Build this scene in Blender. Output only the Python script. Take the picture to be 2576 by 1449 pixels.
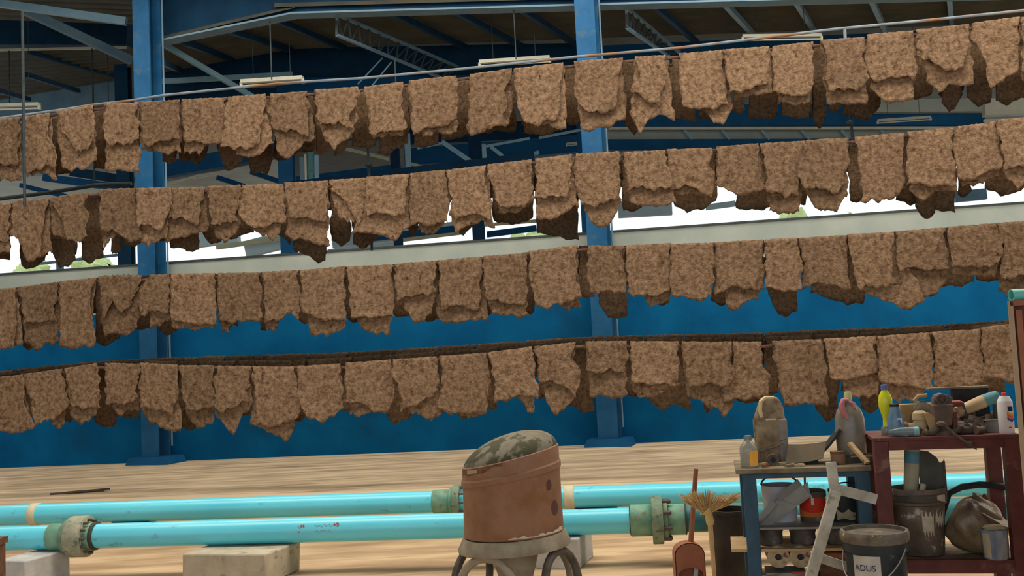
import bpy, bmesh, math, random
import numpy as np
from mathutils import Vector, Matrix

for o in list(bpy.data.objects):
    bpy.data.objects.remove(o)
scene = bpy.context.scene
COL = scene.collection
random.seed(7)
rng = np.random.RandomState(11)

# ------------------------------------------------------------------ camera, sky, lights, exposure
FPX, HOR, SLOPE, EYE = 2500.0, 186.0, 0.049, 1.62
_t = math.atan(SLOPE)
_p = math.atan(HOR * math.cos(_t) / FPX)
VD = np.array([0, math.cos(_p), math.sin(_p)])
_U = np.array([0, -math.sin(_p), math.cos(_p)])
_X = np.array([1.0, 0, 0])
VR = math.cos(_t) * _X - math.sin(_t) * _U
VU = math.sin(_t) * _X + math.cos(_t) * _U
cam_data = bpy.data.cameras.new('camera')
cam_data.sensor_width = 36.0
cam_data.lens = FPX * 36.0 / 2576.0
cam_data.clip_start, cam_data.clip_end = 0.1, 300
cam = bpy.data.objects.new('camera', cam_data)
COL.objects.link(cam)
cam.matrix_world = Matrix(((VR[0], VU[0], -VD[0], 0), (VR[1], VU[1], -VD[1], 0), (VR[2], VU[2], -VD[2], EYE), (0, 0, 0, 1)))
scene.camera = cam

world = bpy.data.worlds.new('sky')
scene.world = world
world.use_nodes = True
bg = world.node_tree.nodes['Background']
bg.inputs[0].default_value = (0.86, 0.95, 1.0, 1)
bg.inputs[1].default_value = 1.25


def area(name, loc, target, sx, sy, power, color):
    l = bpy.data.lights.new(name, 'AREA')
    l.shape = 'RECTANGLE'
    l.size, l.size_y, l.energy, l.color = sx, sy, power, color
    o = bpy.data.objects.new(name, l)
    COL.objects.link(o)
    o.location = loc
    o.rotation_euler = (Vector(target) - Vector(loc)).to_track_quat('-Z', 'Y').to_euler()
    return o


area('roof_fill', (3.0, 7.9, 9.45), (3.0, 8.6, 0.0), 22, 3, 1650, (1.0, 0.91, 0.78))  # unseen area light under the closed roof, added to grade the rows
area('rear_fill', (0.0, 15.0, 9.45), (0.0, 15.2, 0.0), 24, 2.0, 1050, (1.0, 0.92, 0.80))  # second unseen area light, added to brighten slab and back wall
scene.view_settings.view_transform = 'Standard'
scene.view_settings.look = 'None'
scene.view_settings.exposure = 0.0
scene.view_settings.gamma = 1.0
scene.view_settings.use_curve_mapping = False


# ------------------------------------------------------------------ projection helpers
def ray(px, py):
    px, py = np.asarray(px, float), np.asarray(py, float)
    return VD + VR * ((px - 1288) / FPX)[..., None] + VU * ((724.5 - py) / FPX)[..., None]


def P(px, py, D, k=0.11):
    """world point(s) seen at a photo pixel on the upright plane y = D - k x"""
    v = ray(px, py)
    D = np.asarray(D, float)
    s = D / (v[..., 1] + k * v[..., 0])
    q = v * s[..., None]
    q[..., 2] += EYE
    return q


def PZ(px, py, z):
    v = ray(px, py)
    q = v * ((z - EYE) / v[..., 2])[..., None]
    q[..., 2] += EYE
    return q


# ------------------------------------------------------------------ mesh helpers
class MB:
    def __init__(s):
        s.v, s.f = [], []

    def add(s, verts, faces):
        n = len(s.v)
        s.v += [tuple(map(float, q)) for q in verts]
        s.f += [tuple(i + n for i in f) for f in faces]
        return s

    def box(s, c, d, rot=None):
        h = [x / 2 for x in d]
        vs = [Vector((sx * h[0], sy * h[1], sz * h[2])) for sx in (-1, 1) for sy in (-1, 1) for sz in (-1, 1)]
        if rot is not None:
            R = rot if isinstance(rot, Matrix) else Matrix.Rotation(rot, 3, 'Z')
            vs = [R @ q for q in vs]
        vs = [q + Vector(c) for q in vs]
        return s.add(vs, [(0, 1, 3, 2), (4, 6, 7, 5), (0, 4, 5, 1), (2, 3, 7, 6), (0, 2, 6, 4), (1, 5, 7, 3)])

    def beam(s, a, b, w, h, up=(0, 0, 1)):
        """box from a to b, w across, h along up"""
        a, b = Vector(a), Vector(b)
        d = (b - a).normalized()
        x = d.cross(Vector(up))
        if x.length < 1e-5:
            x = d.cross(Vector((1, 0, 0)))
        x.normalize()
        y = x.cross(d).normalized()
        vs = [e + x * (i * w / 2) + y * (j * h / 2) for e in (a, b) for i in (-1, 1) for j in (-1, 1)]
        return s.add(vs, [(0, 2, 3, 1), (4, 5, 7, 6), (0, 1, 5, 4), (2, 6, 7, 3), (0, 4, 6, 2), (1, 3, 7, 5)])

    def tube(s, pts, r, n=10, cap=True):
        pts = [Vector(p) for p in pts]
        rs = r if isinstance(r, (list, tuple)) else [r] * len(pts)
        rings = []
        ref = None
        for i, p in enumerate(pts):
            d = (pts[min(i + 1, len(pts) - 1)] - pts[max(i - 1, 0)])
            d = d.normalized() if d.length > 1e-9 else Vector((0, 0, 1))
            if ref is None:
                ref = d.cross(Vector((0, 0, 1)))
                if ref.length < 1e-3:
                    ref = Vector((1, 0, 0))
            x = (ref - d * ref.dot(d)).normalized()
            ref = x
            y = d.cross(x)
            rings.append([p + (x * math.cos(2 * math.pi * j / n) + y * math.sin(2 * math.pi * j / n)) * rs[i] for j in range(n)])
        vs = [q for R in rings for q in R]
        fs = []
        for i in range(len(pts) - 1):
            for j in range(n):
                a, b = i * n + j, i * n + (j + 1) % n
                fs.append((a, b, b + n, a + n))
        if cap:
            fs.append(tuple(range(n - 1, -1, -1)))
            fs.append(tuple((len(pts) - 1) * n + j for j in range(n)))
        return s.add(vs, fs)

    def lathe(s, prof, n=24, M=None, sx=1.0, sy=1.0, closed=False):
        M = M or Matrix.Identity(4)
        vs, fs = [], []
        for r, z in prof:
            for j in range(n):
                a = 2 * math.pi * j / n
                vs.append(M @ Vector((r * sx * math.cos(a), r * sy * math.sin(a), z)))
        for i in range(len(prof) - 1):
            for j in range(n):
                a, b = i * n + j, i * n + (j + 1) % n
                fs.append((a, b, b + n, a + n))
        if prof[0][0] > 1e-6 and not closed:
            fs.append(tuple(range(n - 1, -1, -1)))
        if prof[-1][0] > 1e-6 and not closed:
            fs.append(tuple((len(prof) - 1) * n + j for j in range(n)))
        if closed:
            m = (len(prof) - 1) * n
            for j in range(n):
                fs.append((m + j, m + (j + 1) % n, (j + 1) % n, j))
        return s.add(vs, fs)

    def prism(s, poly, a, b):
        """poly of (x, z), extruded in y from a to b"""
        n = len(poly)
        vs = [(x, a, z) for x, z in poly] + [(x, b, z) for x, z in poly]
        fs = [tuple(range(n)), tuple(range(2 * n - 1, n - 1, -1))]
        fs += [(i, i + n, (i + 1) % n + n, (i + 1) % n) for i in range(n)]
        return s.add(vs, fs)

    def wrap(s, r, a0, a1, z0, z1, top=None, bot=None, n=10, r1=None):
        """thin print laid round a cylinder about z; a=0 faces -y; top(t), bot(t) give z at fraction t"""
        vs, fs = [], []
        for i in range(n + 1):
            t = i / n
            a = a0 + (a1 - a0) * t
            for z in ((bot(t) if bot else z0), (top(t) if top else z1)):
                rr = r if r1 is None else r + (r1 - r) * (z - z0) / max(1e-6, z1 - z0)
                vs.append((rr * math.sin(a), -rr * math.cos(a), z))
        for i in range(n):
            fs.append((2 * i, 2 * i + 2, 2 * i + 3, 2 * i + 1))
        return s.add(vs, fs)

    def sphere(s, c, r, n=10, sc=(1, 1, 1), jit=0.0):
        vs, fs = [], []
        m = n // 2 + 1
        for i in range(m + 1):
            th = math.pi * i / m
            for j in range(n):
                ph = 2 * math.pi * j / n
                k = 1 + random.uniform(-jit, jit)
                vs.append((c[0] + r * sc[0] * k * math.sin(th) * math.cos(ph), c[1] + r * sc[1] * k * math.sin(th) * math.sin(ph), c[2] + r * sc[2] * k * math.cos(th)))
        for i in range(m):
            for j in range(n):
                a, b = i * n + j, i * n + (j + 1) % n
                fs.append((a, a + n, b + n, b))
        return s.add(vs, fs)


def obj(name, mb, mat, parent=None, loc=None, smooth=35, bevel=0.0, label=None):
    me = bpy.data.meshes.new(name)
    vs, fs = (mb.v, mb.f) if isinstance(mb, MB) else mb
    me.from_pydata([tuple(v) for v in vs], [], [tuple(f) for f in fs])
    bm = bmesh.new()
    bm.from_mesh(me)
    bmesh.ops.remove_doubles(bm, verts=bm.verts, dist=1e-5)
    bmesh.ops.recalc_face_normals(bm, faces=bm.faces)
    bm.to_mesh(me)
    bm.free()
    me.polygons.foreach_set('use_smooth', [True] * len(me.polygons))
    try:
        me.set_sharp_from_angle(angle=math.radians(smooth))
    except Exception:
        pass
    me.materials.append(mat)
    o = bpy.data.objects.new(name, me)
    COL.objects.link(o)
    if parent is not None:
        o.parent = parent
    if loc is not None:
        o.location = loc
    if bevel:
        b = o.modifiers.new('bevel', 'BEVEL')
        b.width, b.segments, b.limit_method = bevel, 2, 'ANGLE'
        b.angle_limit = math.radians(40)
    if label:
        o['label'] = label
    return o


def tag(o, label, cat, group=None):
    o['label'], o['category'] = label, cat
    if group:
        o['group'] = group
    return o


def thing(name, label, cat, loc=(0, 0, 0), rz=0.0, group=None):
    o = bpy.data.objects.new(name, None)
    o.empty_display_size = 0.1
    COL.objects.link(o)
    o.location, o.rotation_euler = tuple(map(float, loc)), (0, 0, rz)
    return tag(o, label, cat, group)


def struct(name, mb, mat, **kw):
    o = obj(name, mb, mat, **kw)
    o['kind'] = 'structure'
    return o


# ------------------------------------------------------------------ materials
def mat(name, c1, c2=None, scale=6.0, rough=0.7, bump=0.0, bscale=None, metal=0.0, stretch=(1, 1, 1), c3=None, s3=3.0, lo3=0.58, hi3=0.68, vary=0.0, spec=0.3, lo=0.35, hi=0.65, alpha=1.0, trans=0.0, detail=5):
    m = bpy.data.materials.new(name)
    m.use_nodes = True
    nt = m.node_tree
    N, L = nt.nodes, nt.links
    b = N['Principled BSDF']
    b.inputs['Roughness'].default_value = rough
    b.inputs['Metallic'].default_value = metal
    b.inputs['Specular IOR Level'].default_value = spec
    if trans:
        b.inputs['Transmission Weight'].default_value = trans
        b.inputs['IOR'].default_value = 1.2
    if alpha < 1:
        b.inputs['Alpha'].default_value = alpha
    tc = N.new('ShaderNodeTexCoord')
    mp = N.new('ShaderNodeMapping')
    mp.inputs['Scale'].default_value = stretch
    L.new(tc.outputs['Object'], mp.inputs['Vector'])
    info = N.new('ShaderNodeObjectInfo')
    off = N.new('ShaderNodeVectorMath')
    off.operation = 'ADD'
    mul = N.new('ShaderNodeMath')
    mul.operation = 'MULTIPLY'
    mul.inputs[1].default_value = 37.0 if vary else 0.0
    L.new(info.outputs['Random'], mul.inputs[0])
    L.new(mp.outputs[0], off.inputs[0])
    L.new(mul.outputs[0], off.inputs[1])

    def noise(sc, det=detail):
        n = N.new('ShaderNodeTexNoise')
        n.inputs['Scale'].default_value = sc
        n.inputs['Detail'].default_value = det
        n.inputs['Roughness'].default_value = 0.6
        L.new(off.outputs[0], n.inputs['Vector'])
        return n
    col = None
    if c2 is None:
        b.inputs['Base Color'].default_value = (*c1, 1)
        rgb = N.new('ShaderNodeRGB')
        rgb.outputs[0].default_value = (*c1, 1)
        col = rgb.outputs[0]
    else:
        n = noise(scale)
        r = N.new('ShaderNodeValToRGB')
        r.color_ramp.elements[0].position, r.color_ramp.elements[1].position = lo, hi
        r.color_ramp.elements[0].color, r.color_ramp.elements[1].color = (*c1, 1), (*c2, 1)
        L.new(n.outputs['Fac'], r.inputs[0])
        col = r.outputs[0]
    if c3 is not None:
        n = noise(s3, 4)
        r = N.new('ShaderNodeValToRGB')
        r.color_ramp.elements[0].position, r.color_ramp.elements[1].position = lo3, hi3
        L.new(n.outputs['Fac'], r.inputs[0])
        mx = N.new('ShaderNodeMix')
        mx.data_type = 'RGBA'
        L.new(r.outputs[0], mx.inputs[0])
        L.new(col, mx.inputs[6])
        mx.inputs[7].default_value = (*c3, 1)
        col = mx.outputs[2]
    if vary:
        hs = N.new('ShaderNodeHueSaturation')
        mr = N.new('ShaderNodeMapRange')
        mr.inputs[3].default_value, mr.inputs[4].default_value = 1 - vary, 1 + vary
        L.new(info.outputs['Random'], mr.inputs[0])
        L.new(mr.outputs[0], hs.inputs['Value'])
        L.new(col, hs.inputs['Color'])
        col = hs.outputs[0]
    L.new(col, b.inputs['Base Color'])
    if bump:
        n = noise(bscale or scale * 4, 6)
        bp = N.new('ShaderNodeBump')
        bp.inputs['Strength'].default_value = bump
        bp.inputs['Distance'].default_value = 0.02
        L.new(n.outputs['Fac'], bp.inputs['Height'])
        L.new(bp.outputs[0], b.inputs['Normal'])
    m['b'] = 1
    return m


K = {}
K['sheet'] = mat('crumb_rubber', (0.115, 0.064, 0.036), (0.37, 0.24, 0.148), 22, 0.95, 1.0, 55, c3=(0.075, 0.038, 0.018), s3=12, lo3=0.58, hi3=0.74, vary=0.17, spec=0.08, lo=0.30, hi=0.68, detail=9)
K['sheet_shade'] = mat('crumb_rubber_shaded', (0.075, 0.047, 0.027), (0.17, 0.11, 0.066), 26, 0.95, 1.0, 60, vary=0.22, spec=0.1)  # darker copy of the rubber, shade behind the front rows painted in
K['bar'] = mat('rusty_bar', (0.10, 0.035, 0.02), (0.17, 0.09, 0.06), 14, 0.7, 0.3)
K['blue'] = mat('blue_wall_paint', (0.001, 0.085, 0.23), (0.002, 0.12, 0.30), 1.2, 0.75, 0.08, 60, c3=(0.004, 0.08, 0.20), s3=0.7, spec=0.08)
K['grey'] = mat('grey_wall_paint', (0.31, 0.37, 0.345), (0.40, 0.45, 0.42), 1.1, 0.7, 0.05, 40)
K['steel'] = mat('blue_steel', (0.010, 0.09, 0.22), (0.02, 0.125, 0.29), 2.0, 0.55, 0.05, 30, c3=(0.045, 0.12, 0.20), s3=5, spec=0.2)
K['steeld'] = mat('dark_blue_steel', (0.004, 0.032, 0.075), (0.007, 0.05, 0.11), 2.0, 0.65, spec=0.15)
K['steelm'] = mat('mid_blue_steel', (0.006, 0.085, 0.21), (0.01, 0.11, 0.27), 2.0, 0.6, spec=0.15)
K['pale'] = mat('pale_blue_steel', (0.22, 0.40, 0.50), (0.30, 0.48, 0.56), 3.0, 0.5)
K['pale2'] = mat('sunlit_pale_sheet', (0.62, 0.80, 0.86), (0.72, 0.88, 0.92), 1.0, 0.6)  # daylight through the far sheets put into a lighter colour
K['palem'] = mat('grey_blue_steel', (0.13, 0.24, 0.33), (0.18, 0.30, 0.38), 3.0, 0.5)
K['roof'] = mat('corrugated_roof', (0.095, 0.10, 0.09), (0.135, 0.135, 0.11), 1.5, 0.7, c3=(0.15, 0.115, 0.07), s3=0.8, spec=0.1)
K['roofl'] = mat('grey_roof_sheet', (0.40, 0.44, 0.40), (0.50, 0.53, 0.46), 1.0, 0.6)
K['roofy'] = mat('yellowed_roof_sheet', (0.62, 0.60, 0.36), (0.70, 0.68, 0.45), 1.0, 0.6)
K['cream'] = mat('cream_paint', (0.62, 0.60, 0.48), (0.70, 0.68, 0.55), 5, 0.5)
K['darkrod'] = mat('dark_rod', (0.03, 0.045, 0.05), (0.05, 0.07, 0.075), 8, 0.6)
K['railm'] = mat('weathered_rail', (0.20, 0.25, 0.30), (0.30, 0.36, 0.40), 3, 0.5, c3=(0.32, 0.17, 0.08), s3=1.2, lo3=0.5, hi3=0.6)
K['floor'] = mat('worn_concrete', (0.33, 0.215, 0.12), (0.60, 0.43, 0.26), 1.1, 0.8, 0.05, 30, stretch=(0.5, 2.6, 1), c3=(0.30, 0.19, 0.10), s3=1.5, lo3=0.5, hi3=0.75, lo=0.36, hi=0.6)
K['slab'] = mat('stained_slab', (0.40, 0.29, 0.19), (0.80, 0.62, 0.40), 1.5, 0.8, 0.05, 30, stretch=(0.4, 2.8, 1), c3=(0.30, 0.21, 0.14), s3=1.7, lo3=0.52, hi3=0.75, lo=0.30, hi=0.62)
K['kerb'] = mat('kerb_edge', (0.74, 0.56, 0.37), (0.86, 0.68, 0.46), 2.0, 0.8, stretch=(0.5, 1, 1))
K['kerb_shade'] = mat('kerb_face_shaded', (0.42, 0.30, 0.20), (0.52, 0.38, 0.26), 2.0, 0.85, stretch=(0.5, 1, 1))  # shade of the upright kerb face painted as a darker tone
K['block'] = mat('concrete_block', (0.40, 0.35, 0.25), (0.52, 0.46, 0.35), 7, 0.85, 0.15, 60, c3=(0.30, 0.25, 0.18), s3=9)
K['blockg'] = mat('grey_concrete_block', (0.42, 0.42, 0.41), (0.55, 0.54, 0.52), 7, 0.85, 0.1, 60)
K['pvc'] = mat('cyan_pvc', (0.11, 0.64, 0.82), (0.15, 0.72, 0.90), 2.0, 0.3, c3=(0.10, 0.33, 0.38), s3=12, lo3=0.63, hi3=0.72, spec=0.55, stretch=(0.5, 1, 1))
K['pvcd'] = mat('dirty_teal_pvc', (0.025, 0.14, 0.16), (0.05, 0.26, 0.28), 5, 0.5, c3=(0.05, 0.08, 0.07), s3=7)
K['socket'] = mat('green_socket', (0.12, 0.30, 0.22), (0.22, 0.40, 0.28), 10, 0.55, 0.1, c3=(0.20, 0.19, 0.11), s3=9)
K['flange'] = mat('dusty_flange', (0.26, 0.29, 0.21), (0.42, 0.40, 0.30), 12, 0.8, 0.25, 60, c3=(0.13, 0.17, 0.13), s3=14)
K['flangeg'] = mat('green_flange', (0.12, 0.22, 0.17), (0.26, 0.32, 0.22), 12, 0.8, 0.25, 60, c3=(0.10, 0.09, 0.06), s3=14)
K['band'] = mat('cream_band', (0.60, 0.55, 0.38), (0.68, 0.62, 0.44), 8, 0.6)
K['redmark'] = mat('red_paint_mark', (0.45, 0.05, 0.06))
K['haze'] = mat('purple_stain', (0.16, 0.30, 0.42), (0.26, 0.33, 0.42), 20, 0.5)
K['dirt'] = mat('grime_line', (0.05, 0.05, 0.04))
K['terra'] = mat('terracotta_paint', (0.225, 0.115, 0.065), (0.31, 0.165, 0.10), 5, 0.6, 0.04, 50, c3=(0.22, 0.085, 0.025), s3=4, lo3=0.5, hi3=0.75)
K['rust'] = mat('dark_rust', (0.10, 0.045, 0.025), (0.20, 0.10, 0.05), 25, 0.8)
K['dome'] = mat('weathered_dome', (0.15, 0.13, 0.09), (0.27, 0.24, 0.18), 6, 0.8, 0.1, 40, c3=(0.065, 0.06, 0.03), s3=6, lo3=0.5, hi3=0.56)
K['castgrey'] = mat('dusty_cast_iron', (0.22, 0.18, 0.125), (0.34, 0.29, 0.21), 9, 0.8, 0.1, 50)
K['darkcast'] = mat('dark_cast_iron', (0.06, 0.05, 0.04), (0.12, 0.10, 0.08), 12, 0.7)
K['spot'] = mat('dark_grease_spot', (0.10, 0.045, 0.035))
K['maroon'] = mat('maroon_steel', (0.105, 0.028, 0.024), (0.16, 0.05, 0.042), 7, 0.6, 0.1, 50, c3=(0.20, 0.10, 0.08), s3=9)
K['orange'] = mat('orange_brown_paint', (0.24, 0.075, 0.035), (0.33, 0.12, 0.06), 6, 0.6)
K['beige'] = mat('beige_edge', (0.36, 0.25, 0.15), (0.42, 0.30, 0.19), 6, 0.7)
K['bluesteel'] = mat('slate_blue_steel', (0.022, 0.06, 0.10), (0.04, 0.095, 0.15), 8, 0.55, 0.1)
K['topboard'] = mat('stained_board', (0.13, 0.10, 0.065), (0.27, 0.21, 0.13), 7, 0.85, 0.2, 50, stretch=(1, 4, 1))
K['wood'] = mat('bare_wood', (0.42, 0.27, 0.13), (0.58, 0.40, 0.21), 8, 0.8, 0.1, 60, stretch=(1, 6, 6))
K['woodw'] = mat('whitewashed_wood', (0.36, 0.32, 0.25), (0.54, 0.49, 0.41), 9, 0.8, 0.1, 60, c3=(0.20, 0.16, 0.11), s3=8)
K['shelf'] = mat('galvanised_steel', (0.17, 0.175, 0.165), (0.28, 0.28, 0.26), 6, 0.5, metal=0.3)
K['glass'] = mat('dusty_glass', (0.26, 0.27, 0.22), (0.40, 0.40, 0.34), 10, 0.25, spec=0.6, alpha=0.75)
K['label'] = mat('orange_label', (0.85, 0.36, 0.04), (0.92, 0.45, 0.07), 9, 0.6)
K['jerry'] = mat('grimy_jerrycan', (0.17, 0.11, 0.055), (0.38, 0.28, 0.17), 9, 0.6, c3=(0.10, 0.06, 0.03), s3=8, lo3=0.52, hi3=0.65)
K['jerryd'] = mat('cloudy_plastic', (0.23, 0.195, 0.17), (0.32, 0.28, 0.25), 8, 0.5, alpha=0.92)
K['creamp'] = mat('cream_plastic', (0.62, 0.48, 0.26), (0.70, 0.56, 0.32), 8, 0.5)
K['jug'] = mat('cloudy_jug', (0.20, 0.165, 0.13), (0.33, 0.28, 0.235), 6, 0.3, c3=(0.25, 0.19, 0.09), s3=5, spec=0.6, alpha=0.88)
K['pink'] = mat('faded_red_plastic', (0.36, 0.12, 0.12), (0.46, 0.20, 0.19), 10, 0.5)
K['ycap'] = mat('yellow_cap', (0.55, 0.45, 0.20), (0.66, 0.56, 0.28), 10, 0.5)
K['paper'] = mat('tan_card', (0.15, 0.115, 0.075), (0.22, 0.17, 0.11), 6, 0.85, c3=(0.33, 0.12, 0.035), s3=9, lo3=0.56, hi3=0.62)
K['black'] = mat('black_rubber', (0.010, 0.011, 0.012), (0.03, 0.03, 0.03), 12, 0.6)
K['blackp'] = mat('black_plastic', (0.012, 0.018, 0.020), (0.03, 0.04, 0.042), 5, 0.45, c3=(0.10, 0.10, 0.09), s3=12, lo3=0.66, hi3=0.72)
K['greasy'] = mat('greasy_lid', (0.09, 0.072, 0.055), (0.20, 0.165, 0.125), 14, 0.6, 0.3, 60, c3=(0.50, 0.36, 0.13), s3=16, lo3=0.64, hi3=0.68)
K['brownbkt'] = mat('splashed_bucket', (0.095, 0.070, 0.05), (0.19, 0.145, 0.11), 9, 0.6, 0.1, c3=(0.52, 0.46, 0.36), s3=8.5, lo3=0.60, hi3=0.66)
K['splash'] = mat('dried_paint', (0.50, 0.43, 0.30), (0.62, 0.56, 0.45), 30, 0.7, 0.2)
K['whitebkt'] = mat('white_bucket', (0.42, 0.41, 0.45), (0.52, 0.51, 0.56), 5, 0.5)
K['red'] = mat('red_tin', (0.45, 0.02, 0.01), (0.55, 0.04, 0.015), 6, 0.5)
K['orangeband'] = mat('orange_band', (0.50, 0.13, 0.02))
K['darktin'] = mat('dark_tin', (0.05, 0.042, 0.035), (0.11, 0.09, 0.075), 10, 0.6, 0.2, c3=(0.22, 0.19, 0.16), s3=9, lo3=0.6, hi3=0.7)
K['yellowliq'] = mat('yellow_liquid', (0.70, 0.66, 0.01), (0.62, 0.72, 0.03), 14, 0.2, spec=0.6)
K['clearpl'] = mat('clear_plastic', (0.16, 0.22, 0.24), (0.26, 0.33, 0.35), 12, 0.2, spec=0.7, alpha=0.7)
K['bluebot'] = mat('blue_bottle', (0.10, 0.19, 0.30), (0.16, 0.27, 0.40), 12, 0.3, spec=0.6)
K['bluecap'] = mat('blue_cap', (0.13, 0.16, 0.45))
K['navy'] = mat('navy_print', (0.02, 0.025, 0.09))
K['white'] = mat('white_can', (0.78, 0.77, 0.76), (0.83, 0.82, 0.81), 8, 0.35)
K['redcap'] = mat('red_cap', (0.75, 0.05, 0.05))
K['yel'] = mat('yellow_print', (0.85, 0.42, 0.05))
K['org'] = mat('orange_print', (0.80, 0.16, 0.10))
K['pur'] = mat('violet_print', (0.12, 0.07, 0.35))
K['vise'] = mat('vise_brown', (0.115, 0.078, 0.062), (0.19, 0.135, 0.105), 8, 0.6, 0.08)
K['iron'] = mat('rusty_iron', (0.06, 0.045, 0.033), (0.15, 0.115, 0.085), 12, 0.7, 0.15)
K['tan'] = mat('tan_cylinder', (0.48, 0.35, 0.19), (0.60, 0.46, 0.27), 9, 0.7, 0.05)
K['tanclay'] = mat('ochre_fitting', (0.36, 0.23, 0.10), (0.48, 0.33, 0.16), 10, 0.6, 0.1)
K['teal'] = mat('teal_wrap', (0.06, 0.20, 0.22), (0.13, 0.32, 0.34), 14, 0.6)
K['pvcc'] = mat('cream_pvc', (0.40, 0.36, 0.23), (0.52, 0.48, 0.34), 8, 0.4)
K['pvcb'] = mat('blue_pvc_band', (0.10, 0.27, 0.36), (0.14, 0.33, 0.43), 8, 0.4)
K['plate'] = mat('dark_steel_plate', (0.07, 0.07, 0.055), (0.115, 0.11, 0.085), 8, 0.6)
K['bag'] = mat('brown_plastic_sack', (0.13, 0.09, 0.06), (0.36, 0.25, 0.14), 4.5, 0.35, 0.3, 14, c3=(0.42, 0.30, 0.16), s3=6, spec=0.6)
K['bluecan'] = mat('blue_can', (0.10, 0.17, 0.30), (0.36, 0.38, 0.38), 14, 0.5, stretch=(1, 1, 0.4))
K['straw'] = mat('broom_straw', (0.46, 0.29, 0.12), (0.64, 0.45, 0.22), 30, 0.9, 0.3, 200)
K['strawb'] = mat('straw_binding', (0.60, 0.45, 0.18), (0.70, 0.55, 0.25), 20, 0.8)
K['bamboo'] = mat('bamboo', (0.50, 0.34, 0.16), (0.60, 0.43, 0.22), 8, 0.6)
K['dust'] = mat('rust_red_paint', (0.25, 0.085, 0.045), (0.34, 0.13, 0.075), 7, 0.6, 0.05)
K['wire'] = mat('wire', (0.42, 0.40, 0.37), None, rough=0.4, metal=0.5)
K['card'] = mat('torn_card', (0.36, 0.27, 0.15), (0.52, 0.42, 0.28), 12, 0.9, 0.2, c3=(0.13, 0.06, 0.05), s3=12)
K['leaf'] = mat('tree_leaves', (0.42, 0.52, 0.20), (0.62, 0.70, 0.32), 6, 0.7)
K['ground'] = mat('yard_ground', (0.45, 0.46, 0.36), (0.55, 0.55, 0.45), 1.0, 0.9)

# ================================================================== STRUCTURE
SLABZ = 0.09
mb = MB().add([(-30, -8, 0), (30, -8, 0), (30, 75, 0), (-30, 75, 0)], [(0, 1, 2, 3)])
struct('floor', mb, K['floor'])
a, b = PZ(100, 1266, SLABZ), PZ(2400, 1198, SLABZ)
d = (b - a) / np.linalg.norm(b - a)
n = np.array([-d[1], d[0], 0])
e0, e1 = a - d * 12, b + d * 12
q = [e0 + n * 0.26, e1 + n * 0.26, e1 + n * 9.5, e0 + n * 9.5]
mb = MB().add([(*v[:2], 0.001) for v in q] + [(*v[:2], SLABZ) for v in q], [(4, 5, 6, 7), (0, 1, 5, 4), (1, 2, 6, 5), (2, 3, 7, 6), (3, 0, 4, 7), (3, 2, 1, 0)])
struct('floor', mb, K['slab'])
q = [e0, e1, e1 + n * 0.26, e0 + n * 0.26]
q2 = [e0, e1, e1 + n * 0.10, e0 + n * 0.10]
q3 = [e0 - n * 0.012, e1 - n * 0.012, e1 + n * 0.26, e0 + n * 0.26]


def slabbox(q_, z0, z1):
    return MB().add([(*v[:2], z0) for v in q_] + [(*v[:2], z1) for v in q_], [(4, 5, 6, 7), (0, 1, 5, 4), (1, 2, 6, 5), (2, 3, 7, 6), (3, 0, 4, 7), (3, 2, 1, 0)])


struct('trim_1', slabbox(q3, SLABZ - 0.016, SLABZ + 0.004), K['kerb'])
struct('trim_4', slabbox(q, 0.001, SLABZ - 0.016), K['kerb_shade'])

WD = 17.9


def wallpoly(pts, D, thick, k=0.11):
    q = [P(x, y, D, k) for x, y in pts]
    nn = np.array([k, 1, 0]) / math.hypot(1, k) * thick
    m = len(q)
    vs = [tuple(v) for v in q] + [tuple(v + nn) for v in q]
    fs = [tuple(range(m)), tuple(range(2 * m - 1, m - 1, -1))] + [(i, i + m, (i + 1) % m + m, (i + 1) % m) for i in range(m)]
    return MB().add(vs, fs)


base_l, base_r = PZ(-120, 1187, SLABZ), PZ(2700, 1077, SLABZ)
struct('wall_back', wallpoly([(-120, 1187), (2700, 1077), (2700, 640), (-120, 815)], WD, 0.16), K['blue'])
struct('wall_back', wallpoly([(-120, 814.5), (2700, 639.5), (2700, 503), (-120, 701)], WD, 0.16), K['grey'])
struct('trim_2', wallpoly([(-120, 701), (2700, 503), (2700, 498), (-120, 696)], WD - 0.02, 0.22), K['darkrod'])
# near roof of the shed and the long roof behind the wall
mb = MB()
for i in range(0, 2):
    pass
cz = 9.6
mb.box((0, 3.5, cz + 0.05), (48, 29, 0.1))
struct('ceiling', mb, K['roof'])
struct('added_wall_left', MB().box((-24.1, 3.5, 4.8), (0.2, 29, 9.6)), K['grey'])  # unseen side walls, added to cut the sky light on the sheets
struct('added_wall_right', MB().box((24.1, 3.5, 4.8), (0.2, 29, 9.6)), K['grey'])
struct('sky_leak_panel', MB().box((0, 18.05, 10.6), (80, 0.1, 2.2)), K['roof'])  # unseen panel added to stop sky light leaking between the roofs


def sheet_roof(corners, nrib, amp, axis_far, m, name='ceiling'):
    """ribbed metal sheet; corners near-left, near-right, far-right, far-left; ribs run left-right"""
    c = [Vector(v) for v in corners]
    nx = 2
    vs, fs = [], []
    ny = nrib * 2
    for j in range(ny + 1):
        t = j / ny
        l, r = c[0].lerp(c[3], t), c[1].lerp(c[2], t)
        for i in range(nx + 1):
            p = l.lerp(r, i / nx)
            vs.append((p.x, p.y, p.z + (amp if j % 2 else 0)))
    for j in range(ny):
        for i in range(nx):
            a_ = j * (nx + 1) + i
            fs.append((a_, a_ + 1, a_ + nx + 2, a_ + nx + 1))
    return struct(name, MB().add(vs, fs), m, smooth=20)


def at(x, y, D):
    return Vector(P(x, y, D))


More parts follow.
